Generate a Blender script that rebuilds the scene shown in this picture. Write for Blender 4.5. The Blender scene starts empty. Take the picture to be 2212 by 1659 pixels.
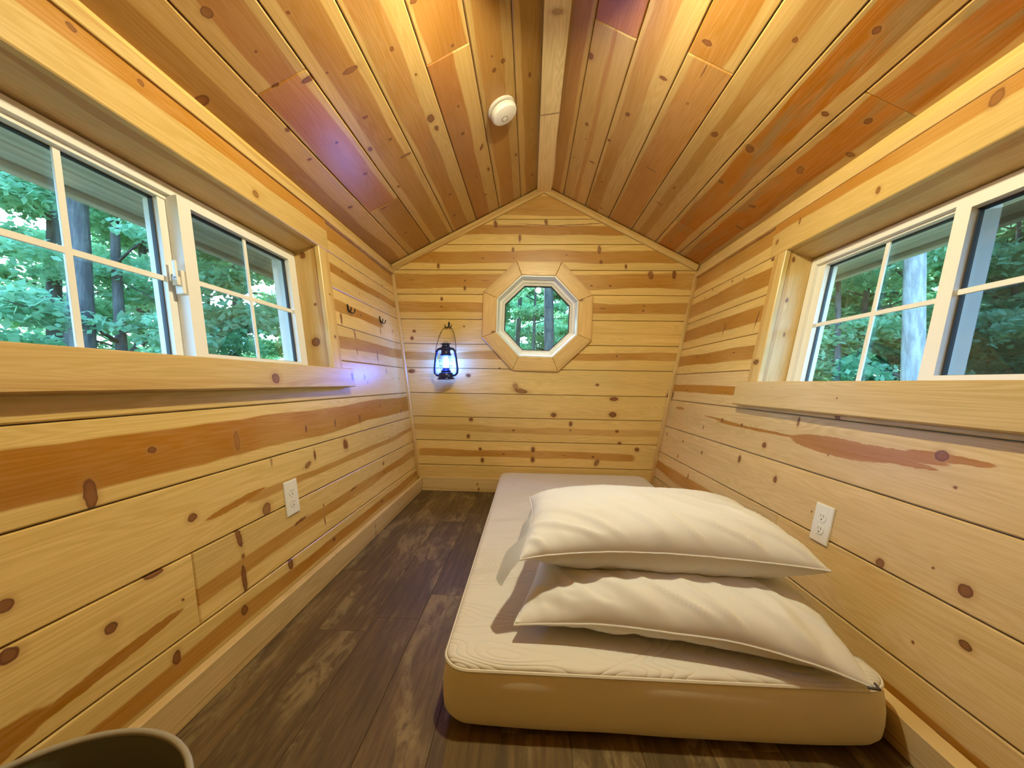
import bpy, bmesh, math, random
import numpy as np
from mathutils import Vector, Matrix, noise as mnoise

random.seed(7)
SC = bpy.context.scene
COL = SC.collection

# ------------------------------------------------------------------ camera
cam_d = bpy.data.cameras.new('camera')
cam_d.sensor_width = 36.0
cam_d.lens = 36.0 * 850.0 / 2212.0
cam_d.clip_start = 0.02
cam_d.clip_end = 200.0
cam = bpy.data.objects.new('camera', cam_d)
COL.objects.link(cam)
right = Vector((0.99881147, 0.04583394, 0.01657975))
up = Vector((-0.01673191, 0.00293807, 0.9998557))
fwd = Vector((-0.04577861, 0.99894475, -0.00370147))
M = Matrix((right, up, -fwd)).transposed().to_4x4()
M.translation = Vector((0.0, 0.0, 0.792))
cam.matrix_world = M
SC.camera = cam

# ------------------------------------------------------------------ sky, sun, exposure
world = bpy.data.worlds.new('sky')
SC.world = world
world.use_nodes = True
wn = world.node_tree
wn.nodes.clear()
w_out = wn.nodes.new('ShaderNodeOutputWorld')
w_bg = wn.nodes.new('ShaderNodeBackground')
w_sky = wn.nodes.new('ShaderNodeTexSky')
w_sky.sky_type = 'NISHITA'
w_sky.sun_disc = False
w_sky.sun_elevation = math.radians(48)
w_sky.sun_rotation = math.radians(-38)
w_sky.air_density = 1.0
w_sky.dust_density = 2.5
w_sky.ozone_density = 1.5
w_bg.inputs['Strength'].default_value = 3.0
w_tint = wn.nodes.new('ShaderNodeMix')       # the camera is balanced for the warm lamp, so daylight reads cool
w_tint.data_type = 'RGBA'
w_tint.blend_type = 'MULTIPLY'
w_tint.inputs[0].default_value = 1.0
w_tint.inputs[7].default_value = (0.72, 1.0, 1.22, 1)
wn.links.new(w_sky.outputs['Color'], w_tint.inputs[6])
wn.links.new(w_tint.outputs[2], w_bg.inputs['Color'])
wn.links.new(w_bg.outputs['Background'], w_out.inputs['Surface'])

sun_d = bpy.data.lights.new('sun', 'SUN')
sun_d.energy = 28.0
sun_d.angle = math.radians(1.0)
sun_d.color = (0.74, 0.98, 1.0)
sun = bpy.data.objects.new('sun', sun_d)
COL.objects.link(sun)
_sd = Vector((-math.sin(math.radians(38)) * math.cos(math.radians(48)), math.cos(math.radians(38)) * math.cos(math.radians(48)), math.sin(math.radians(48))))
sun.rotation_euler = _sd.to_track_quat('Z', 'Y').to_euler()
sun.location = (-6, 6, 12)

SC.view_settings.view_transform = 'Standard'
SC.view_settings.look = 'None'
SC.view_settings.gamma = 1.0
SC.view_settings.use_curve_mapping = False
SC.view_settings.exposure = 0.0
LAMP_STRENGTH = 1600.0
LAMP_COLOR = (1.0, 0.93, 0.60)
LANTERN_STRENGTH = 480.0
SC.cycles.max_bounces = 8
SC.cycles.diffuse_bounces = 4
SC.cycles.glossy_bounces = 3
SC.cycles.caustics_reflective = False
SC.cycles.caustics_refractive = False

# ------------------------------------------------------------------ measures (metres)
D = 2.83                       # camera to gable wall
Y0 = -0.9                      # wall behind the camera
AL, BL = -0.79, 0.146          # left wall: x at floor, outward lean
AR, BR = 0.855, 0.197          # right wall
RX, RZ, RS = 0.077, 2.205, 0.515   # ridge x, z, roof slope
CS = math.hypot(1, RS)


class Fr:
    """A flat frame on a surface: u along the boards, v across, n into the room."""
    def __init__(s, O, U, V, N):
        s.O, s.U, s.V, s.N = Vector(O), Vector(U).normalized(), Vector(V).normalized(), Vector(N).normalized()

    def P(s, u, v, n=0.0):
        return s.O + s.U * u + s.V * v + s.N * n


F_L = Fr((AL, 0, 0), (0, 1, 0), (-BL, 0, 1), (1, 0, BL))
F_R = Fr((AR, 0, 0), (0, 1, 0), (BR, 0, 1), (-1, 0, BR))
F_B = Fr((0, D, 0), (1, 0, 0), (0, 0, 1), (0, -1, 0))
F_F = Fr((0, Y0, 0), (1, 0, 0), (0, 0, 1), (0, 1, 0))
F_CL = Fr((RX, 0, RZ), (0, 1, 0), (-1, 0, -RS), (RS, 0, -1))
F_CR = Fr((RX, 0, RZ), (0, 1, 0), (1, 0, -RS), (-RS, 0, -1))
F_FL = Fr((0, 0, 0), (0, 1, 0), (1, 0, 0), (0, 0, 1))


# ------------------------------------------------------------------ node helpers
def N_(nt, t, **kw):
    n = nt.nodes.new(t)
    for k, v in kw.items():
        setattr(n, k, v)
    return n


def setin(nt, node, key, val):
    if hasattr(val, 'is_output'):
        nt.links.new(val, node.inputs[key])
    else:
        node.inputs[key].default_value = val


def mth(nt, op, a, b=None, c=None, clamp=False):
    n = N_(nt, 'ShaderNodeMath', operation=op, use_clamp=clamp)
    setin(nt, n, 0, a)
    if b is not None:
        setin(nt, n, 1, b)
    if c is not None:
        setin(nt, n, 2, c)
    return n.outputs[0]


def vmth(nt, op, a, b=None, out=0):
    n = N_(nt, 'ShaderNodeVectorMath', operation=op)
    setin(nt, n, 0, a)
    if b is not None:
        setin(nt, n, 1, b)
    return n.outputs[out]


def sstep(nt, x, lo, hi, a=0.0, b=1.0):
    n = N_(nt, 'ShaderNodeMapRange', interpolation_type='SMOOTHSTEP')
    setin(nt, n, 'Value', x)
    n.inputs['From Min'].default_value = lo
    n.inputs['From Max'].default_value = hi
    n.inputs['To Min'].default_value = a
    n.inputs['To Max'].default_value = b
    return n.outputs[0]


def nz(nt, vec, scale, detail=2.0, rough=0.5, dist=0.0):
    n = N_(nt, 'ShaderNodeTexNoise')
    setin(nt, n, 'Vector', vec)
    n.inputs['Scale'].default_value = scale
    n.inputs['Detail'].default_value = detail
    n.inputs['Roughness'].default_value = rough
    n.inputs['Distortion'].default_value = dist
    return n.outputs[0]


def mixc(nt, fac, a, b, blend='MIX'):
    n = N_(nt, 'ShaderNodeMix', data_type='RGBA', blend_type=blend)
    setin(nt, n, 0, fac)
    for k, v in ((6, a), (7, b)):
        if hasattr(v, 'is_output'):
            nt.links.new(v, n.inputs[k])
        else:
            n.inputs[k].default_value = (v[0], v[1], v[2], 1.0)
    return n.outputs[2]


def new_mat(name):
    m = bpy.data.materials.new(name)
    m.use_nodes = True
    nt = m.node_tree
    nt.nodes.clear()
    o = N_(nt, 'ShaderNodeOutputMaterial')
    b = N_(nt, 'ShaderNodeBsdfPrincipled')
    nt.links.new(b.outputs[0], o.inputs[0])
    return m, nt, b, o


def plain(name, col, rough=0.5, metal=0.0, spec=0.5, bump=None, vary=0.0):
    m, nt, b, o = new_mat(name)
    b.inputs['Base Color'].default_value = (*col, 1)
    b.inputs['Roughness'].default_value = rough
    b.inputs['Metallic'].default_value = metal
    b.inputs['Specular IOR Level'].default_value = spec
    tc = N_(nt, 'ShaderNodeTexCoord').outputs['Object']
    if vary:
        f = nz(nt, tc, 9.0, 4.0)
        nt.links.new(mixc(nt, f, [c * (1 - vary) for c in col], [min(1, c * (1 + vary)) for c in col]), b.inputs['Base Color'])
    if bump:
        f = nz(nt, tc, bump[0], 3.0)
        bn = N_(nt, 'ShaderNodeBump')
        bn.inputs['Strength'].default_value = bump[1]
        bn.inputs['Distance'].default_value = 0.002
        nt.links.new(f, bn.inputs['Height'])
        nt.links.new(bn.outputs[0], b.inputs['Normal'])
    return m


# ------------------------------------------------------------------ knotty pine
def make_pine_group():
    g = bpy.data.node_groups.new('pine_board', 'ShaderNodeTree')
    I = g.interface
    for nm, ty in (('UV', 'NodeSocketVector'), ('Seed', 'NodeSocketFloat'), ('Center', 'NodeSocketFloat'), ('Slope', 'NodeSocketFloat'),
                   ('Half', 'NodeSocketFloat'), ('U0', 'NodeSocketFloat'), ('U1', 'NodeSocketFloat'), ('Strength', 'NodeSocketFloat'),
                   ('Wave', 'NodeSocketFloat'), ('Patch', 'NodeSocketFloat'), ('Stain', 'NodeSocketFloat'), ('Pale', 'NodeSocketColor'), ('Heart', 'NodeSocketColor')):
        I.new_socket(nm, in_out='INPUT', socket_type=ty)
    I.new_socket('Color', in_out='OUTPUT', socket_type='NodeSocketColor')
    I.new_socket('Warped', in_out='OUTPUT', socket_type='NodeSocketVector')
    I.new_socket('Grain', in_out='OUTPUT', socket_type='NodeSocketFloat')
    gi = N_(g, 'NodeGroupInput')
    go = N_(g, 'NodeGroupOutput')
    uv = gi.outputs['UV']
    sp = N_(g, 'ShaderNodeSeparateXYZ')
    g.links.new(uv, sp.inputs[0])
    u, v = sp.outputs[0], sp.outputs[1]

    def st(su, sv, off):
        c = N_(g, 'ShaderNodeCombineXYZ')
        setin(g, c, 0, mth(g, 'MULTIPLY', u, su))
        setin(g, c, 1, mth(g, 'MULTIPLY', v, sv))
        setin(g, c, 2, mth(g, 'MULTIPLY_ADD', gi.outputs['Seed'], 13.7, off))
        return c.outputs[0]
    n1 = nz(g, st(1.5, 2.0, 0.0), 1.0, 1.0)
    n2 = nz(g, st(2.6, 3.0, 5.0), 1.0, 1.0)
    n3 = nz(g, st(9.0, 12.0, 9.0), 1.0, 1.0)
    # heartwood stripe
    c = mth(g, 'MULTIPLY_ADD', gi.outputs['Slope'], u, gi.outputs['Center'])
    wav = mth(g, 'MULTIPLY', mth(g, 'SUBTRACT', n1, 0.5), mth(g, 'MULTIPLY', gi.outputs['Wave'], 0.10))
    d = mth(g, 'ABSOLUTE', mth(g, 'ADD', mth(g, 'SUBTRACT', v, c), wav))
    d = mth(g, 'SUBTRACT', d, gi.outputs['Half'])
    d = mth(g, 'ADD', d, mth(g, 'MULTIPLY', mth(g, 'SUBTRACT', n2, 0.5), mth(g, 'MULTIPLY', gi.outputs['Wave'], 0.045)))
    d = mth(g, 'ADD', d, mth(g, 'MULTIPLY', mth(g, 'SUBTRACT', n3, 0.5), 0.006))
    e0 = mth(g, 'MULTIPLY', mth(g, 'SUBTRACT', gi.outputs['U0'], u), 0.22)
    e1 = mth(g, 'MULTIPLY', mth(g, 'SUBTRACT', u, gi.outputs['U1']), 0.22)
    d = mth(g, 'SMOOTH_MAX', d, mth(g, 'MAXIMUM', e0, e1), 0.02)
    heart = mth(g, 'MULTIPLY', sstep(g, d, 0.0035, -0.0035), gi.outputs['Strength'])
    heart = mth(g, 'MULTIPLY', heart, mth(g, 'MULTIPLY_ADD', n2, 0.9, 0.55), clamp=True)
    heart = mth(g, 'MAXIMUM', heart, gi.outputs['Patch'])
    # grain
    fine = nz(g, st(4.0, 230.0, 2.0), 1.0, 2.0, 0.6)
    mid = nz(g, st(0.9, 16.0, 3.0), 1.0, 2.0, 0.5, 0.4)
    lines = mth(g, 'SINE', mth(g, 'MULTIPLY', mid, 110.0))
    lines = mth(g, 'MULTIPLY', lines, nz(g, st(0.7, 5.0, 21.0), 1.0, 1.0))
    grain = mth(g, 'ADD', mth(g, 'MULTIPLY', mth(g, 'SUBTRACT', fine, 0.5), 0.24), mth(g, 'MULTIPLY', lines, 0.10))
    tone = mth(g, 'MULTIPLY', mth(g, 'SUBTRACT', nz(g, st(0.6, 6.0, 31.0), 1.0, 2.0), 0.5), 0.5)
    val = mth(g, 'ADD', mth(g, 'ADD', grain, tone), 1.0)
    col = mixc(g, heart, gi.outputs['Pale'], gi.outputs['Heart'])
    # blue-grey stain in patches
    stn = sstep(g, nz(g, st(2.5, 14.0, 41.0), 1.0, 4.0, 0.65), 0.50, 0.68)
    col = mixc(g, mth(g, 'MULTIPLY', stn, gi.outputs['Stain']), col, (0.25, 0.21, 0.11))
    hs = N_(g, 'ShaderNodeHueSaturation')
    g.links.new(col, hs.inputs['Color'])
    g.links.new(val, hs.inputs['Value'])
    g.links.new(mth(g, 'SUBTRACT', 1.06, mth(g, 'MULTIPLY', grain, 0.6)), hs.inputs['Saturation'])
    g.links.new(hs.outputs[0], go.inputs['Color'])
    # ragged coordinates for the knots
    nzv = N_(g, 'ShaderNodeTexNoise')
    g.links.new(uv, nzv.inputs['Vector'])
    nzv.inputs['Scale'].default_value = 55.0
    nzv.inputs['Detail'].default_value = 1.0
    off = N_(g, 'ShaderNodeVectorMath', operation='MULTIPLY')
    g.links.new(vmth(g, 'SUBTRACT', nzv.outputs['Color'], (0.5, 0.5, 0.5)), off.inputs[0])
    off.inputs[1].default_value = (0.008, 0.006, 0.0)
    g.links.new(vmth(g, 'ADD', uv, off.outputs[0]), go.inputs['Warped'])
    g.links.new(grain, go.inputs['Grain'])
    return g


def make_knot_group():
    g = bpy.data.node_groups.new('pine_knot', 'ShaderNodeTree')
    I = g.interface
    for nm, ty in (('Color', 'NodeSocketColor'), ('Vec', 'NodeSocketVector'), ('C', 'NodeSocketVector'), ('Angle', 'NodeSocketFloat'),
                   ('Inv', 'NodeSocketVector'), ('Tone', 'NodeSocketFloat')):
        I.new_socket(nm, in_out='INPUT', socket_type=ty)
    I.new_socket('Color', in_out='OUTPUT', socket_type='NodeSocketColor')
    gi = N_(g, 'NodeGroupInput')
    go = N_(g, 'NodeGroupOutput')
    dv = vmth(g, 'SUBTRACT', gi.outputs['Vec'], gi.outputs['C'])
    ro = N_(g, 'ShaderNodeVectorRotate', rotation_type='Z_AXIS')
    g.links.new(dv, ro.inputs['Vector'])
    g.links.new(gi.outputs['Angle'], ro.inputs['Angle'])
    r = vmth(g, 'LENGTH', vmth(g, 'MULTIPLY', ro.outputs[0], gi.outputs['Inv']), None, 1)
    halo = mth(g, 'MULTIPLY', sstep(g, r, 2.3, 0.9), 0.42)
    core = mth(g, 'MULTIPLY', sstep(g, r, 1.08, 0.86), gi.outputs['Tone'], clamp=True)
    ring = mth(g, 'MULTIPLY', mth(g, 'MULTIPLY', sstep(g, r, 1.1, 0.92), sstep(g, r, 0.55, 0.9)), gi.outputs['Tone'], clamp=True)
    c1 = mixc(g, halo, gi.outputs['Color'], (0.40, 0.20, 0.055))
    c2 = mixc(g, mth(g, 'MULTIPLY', core, 0.92), c1, (0.20, 0.070, 0.018))
    c3 = mixc(g, mth(g, 'MULTIPLY', ring, 0.6), c2, (0.11, 0.035, 0.010))
    g.links.new(c3, go.inputs['Color'])
    return g


PINE = make_pine_group()
KNOT = make_knot_group()
PALE = (0.69, 0.49, 0.195)
HEART = (0.395, 0.175, 0.034)
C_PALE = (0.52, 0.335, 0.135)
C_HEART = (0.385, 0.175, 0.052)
_seed = [0]


def pine_mat(name, band=None, knots=(), patches=(), pale=PALE, heart=HEART, stain=0.0, rough=0.36):
    """band = (centre v, slope, half width, u0, u1, strength, wave)"""
    _seed[0] += 1
    m, nt, b, o = new_mat(name)
    uv = N_(nt, 'ShaderNodeUVMap').outputs[0]
    g = N_(nt, 'ShaderNodeGroup', node_tree=PINE)
    nt.links.new(uv, g.inputs['UV'])
    g.inputs['Seed'].default_value = _seed[0] * 1.618
    bd = band or (0, 0, -1, -9, 9, 0, 0)
    for k, v in zip(('Center', 'Slope', 'Half', 'U0', 'U1', 'Strength', 'Wave'), bd):
        g.inputs[k].default_value = v
    g.inputs['Stain'].default_value = stain
    g.inputs['Pale'].default_value = (*pale, 1)
    g.inputs['Heart'].default_value = (*heart, 1)
    if patches:
        acc = None
        for (pu, pv, pa, pb, pang) in patches:
            dv = vmth(nt, 'SUBTRACT', g.outputs['Warped'], (pu, pv, 0))
            ro = N_(nt, 'ShaderNodeVectorRotate', rotation_type='Z_AXIS')
            nt.links.new(dv, ro.inputs['Vector'])
            ro.inputs['Angle'].default_value = -pang
            r = vmth(nt, 'LENGTH', vmth(nt, 'MULTIPLY', ro.outputs[0], (1 / pa, 1 / pb, 0)), None, 1)
            f = sstep(nt, r, 1.06, 0.94)
            acc = f if acc is None else mth(nt, 'MAXIMUM', acc, f)
        # the warped output does not depend on the patch input, so a second copy of the board group takes the result
        g2 = N_(nt, 'ShaderNodeGroup', node_tree=PINE)
        nt.links.new(uv, g2.inputs['UV'])
        for k in ('Seed', 'Center', 'Slope', 'Half', 'U0', 'U1', 'Strength', 'Wave', 'Stain', 'Pale', 'Heart'):
            g2.inputs[k].default_value = g.inputs[k].default_value
        nt.links.new(mth(nt, 'MULTIPLY', acc, 0.95), g2.inputs['Patch'])
        col = g2.outputs['Color']
    else:
        col = g.outputs['Color']
    for (ku, kv, ka, kb, kang, kt) in knots:
        kn = N_(nt, 'ShaderNodeGroup', node_tree=KNOT)
        nt.links.new(col, kn.inputs['Color'])
        nt.links.new(g.outputs['Warped'], kn.inputs['Vec'])
        kn.inputs['C'].default_value = (ku, kv, 0)
        kn.inputs['Angle'].default_value = -kang
        kn.inputs['Inv'].default_value = (1 / ka, 1 / kb, 0)
        kn.inputs['Tone'].default_value = kt
        col = kn.outputs['Color']
    nt.links.new(col, b.inputs['Base Color'])
    b.inputs['Roughness'].default_value = rough
    b.inputs['Specular IOR Level'].default_value = 0.45
    return m


# ------------------------------------------------------------------ mesh helpers
def link(o, parent=None, kind=None):
    COL.objects.link(o)
    if parent is not None:
        o.parent = parent
    if kind:
        o['kind'] = kind
    return o


def bm_obj(name, bm, mat, parent=None, kind=None, smooth=False, loc=None):
    me = bpy.data.meshes.new(name)
    bmesh.ops.recalc_face_normals(bm, faces=bm.faces)
    bm.to_mesh(me)
    bm.free()
    if mat is not None:
        me.materials.append(mat)
    if smooth:
        me.polygons.foreach_set('use_smooth', [True] * len(me.polygons))
    o = bpy.data.objects.new(name, me)
    if loc is not None:
        o.location = loc
    return link(o, parent, kind)


def smooth_by_angle(o, deg=40):
    me = o.data
    me.polygons.foreach_set('use_smooth', [True] * len(me.polygons))
    me.set_sharp_from_angle(angle=math.radians(deg))


def thing(name, label, cat, loc=(0, 0, 0), rot=(0, 0, 0), group=None):
    o = bpy.data.objects.new(name, None)
    o.empty_display_size = 0.05
    o.location = loc
    o.rotation_euler = rot
    link(o)
    o['label'] = label
    o['category'] = cat
    if group:
        o['group'] = group
    return o


def board(name, fr, poly, n0, n1, mat, parent=None, kind=None, bevel=0.003, swap=False):
    """A flat board: polygon (u, v) on a frame, back at n0, front at n1, chamfered front edges, UV in metres."""
    bm = bmesh.new()
    uvl = bm.loops.layers.uv.new('UVMap')
    front = [bm.verts.new((u, v, n1)) for u, v in poly]
    back = [bm.verts.new((u, v, n0)) for u, v in poly]
    f = bm.faces.new(front)
    bm.faces.new(back[::-1])
    k = len(poly)
    for i in range(k):
        j = (i + 1) % k
        bm.faces.new((front[i], back[i], back[j], front[j]))
    if bevel:
        bmesh.ops.bevel(bm, geom=list(f.edges), offset=bevel, segments=1, affect='EDGES', profile=0.5)
    for fc in bm.faces:
        for lp in fc.loops:
            c = lp.vert.co
            lp[uvl].uv = (c.y, c.x) if swap else (c.x, c.y)
    for vt in bm.verts:
        vt.co = fr.P(*vt.co)
    return bm_obj(name, bm, mat, parent, kind)


def rect(u0, u1, v0, v1):
    return [(u0, v0), (u1, v0), (u1, v1), (u0, v1)]


def add_fbox(bm, fr, u0, u1, v0, v1, n0, n1):
    vs = [bm.verts.new(fr.P(u, v, n)) for n in (n0, n1) for v in (v0, v1) for u in (u0, u1)]
    for q in ((0, 1, 3, 2), (4, 6, 7, 5), (0, 4, 5, 1), (2, 3, 7, 6), (0, 2, 6, 4), (1, 5, 7, 3)):
        bm.faces.new([vs[i] for i in q])
    return vs


def fbox(name, fr, b, mat, parent=None, kind=None, bevel=0.0015):
    bm = bmesh.new()
    add_fbox(bm, fr, *b)
    if bevel:
        bmesh.ops.bevel(bm, geom=list(bm.edges), offset=bevel, segments=2, affect='EDGES', profile=0.5)
    return bm_obj(name, bm, mat, parent, kind)


def add_ring_frame(bm, fr, u0, u1, v0, v1, w, n0, n1, wb=None):
    wb = wb or w
    add_fbox(bm, fr, u0, u1, v0, v0 + wb, n0, n1)
    add_fbox(bm, fr, u0, u1, v1 - w, v1, n0, n1)
    add_fbox(bm, fr, u0, u0 + w, v0 + wb, v1 - w, n0, n1)
    add_fbox(bm, fr, u1 - w, u1, v0 + wb, v1 - w, n0, n1)


def add_tube(bm, path, radii, n=10, caps=True, closed=False):
    path = [Vector(p) for p in path]
    if not hasattr(radii, '__len__'):
        radii = [radii] * len(path)
    rings = []
    prev = None
    for i, p in enumerate(path):
        if closed:
            t = (path[(i + 1) % len(path)] - path[i - 1]).normalized()
        else:
            t = (path[min(i + 1, len(path) - 1)] - path[max(i - 1, 0)]).normalized()
        if prev is None:
            a = Vector((0, 0, 1)) if abs(t.z) < 0.9 else Vector((1, 0, 0))
            x = t.cross(a).normalized()
        else:
            x = (prev - t * prev.dot(t)).normalized()
        prev = x
        y = t.cross(x)
        rings.append([bm.verts.new(p + (x * math.cos(2 * math.pi * k / n) + y * math.sin(2 * math.pi * k / n)) * radii[i]) for k in range(n)])
    m = len(rings)
    for i in range(m if closed else m - 1):
        A, B = rings[i], rings[(i + 1) % m]
        for k in range(n):
            bm.faces.new((A[k], A[(k + 1) % n], B[(k + 1) % n], B[k]))
    if caps and not closed:
        bm.faces.new(rings[0][::-1])
        bm.faces.new(rings[-1])


def add_lathe(bm, prof, n=32, mtx=None):
    """prof: list of (r, z); r = 0 closes to a point."""
    rings = []
    for r, z in prof:
        if r < 1e-6:
            rings.append([bm.verts.new((0, 0, z))])
        else:
            rings.append([bm.verts.new((r * math.cos(2 * math.pi * k / n), r * math.sin(2 * math.pi * k / n), z)) for k in range(n)])
    new = [v for r in rings for v in r]
    for A, B in zip(rings, rings[1:]):
        for k in range(n):
            j = (k + 1) % n
            if len(A) == 1 and len(B) == 1:
                continue
            if len(A) == 1:
                bm.faces.new((A[0], B[k], B[j]))
            elif len(B) == 1:
                bm.faces.new((A[k], A[j], B[0]))
            else:
                bm.faces.new((A[k], A[j], B[j], B[k]))
    if mtx is not None:
        for v in new:
            v.co = mtx @ v.co


def lathe(name, prof, mat, parent, n=32, mtx=None, deg=35):
    bm = bmesh.new()
    add_lathe(bm, prof, n, mtx)
    o = bm_obj(name, bm, mat, parent)
    smooth_by_angle(o, deg)
    return o


def tube(name, path, radii, mat, parent, n=10, closed=False):
    bm = bmesh.new()
    add_tube(bm, path, radii, n, closed=closed)
    o = bm_obj(name, bm, mat, parent)
    smooth_by_angle(o, 50)
    return o


def clip(poly, a, b, c):
    """Keep the part of a polygon where a*u + b*v <= c."""
    out = []
    for i in range(len(poly)):
        p, q = poly[i], poly[(i + 1) % len(poly)]
        dp, dq = a * p[0] + b * p[1] - c, a * q[0] + b * q[1] - c
        if dp <= 0:
            out.append(p)
        if (dp < 0 < dq) or (dq < 0 < dp):
            t = dp / (dp - dq)
            out.append((p[0] + (q[0] - p[0]) * t, p[1] + (q[1] - p[1]) * t))
    return out

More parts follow.
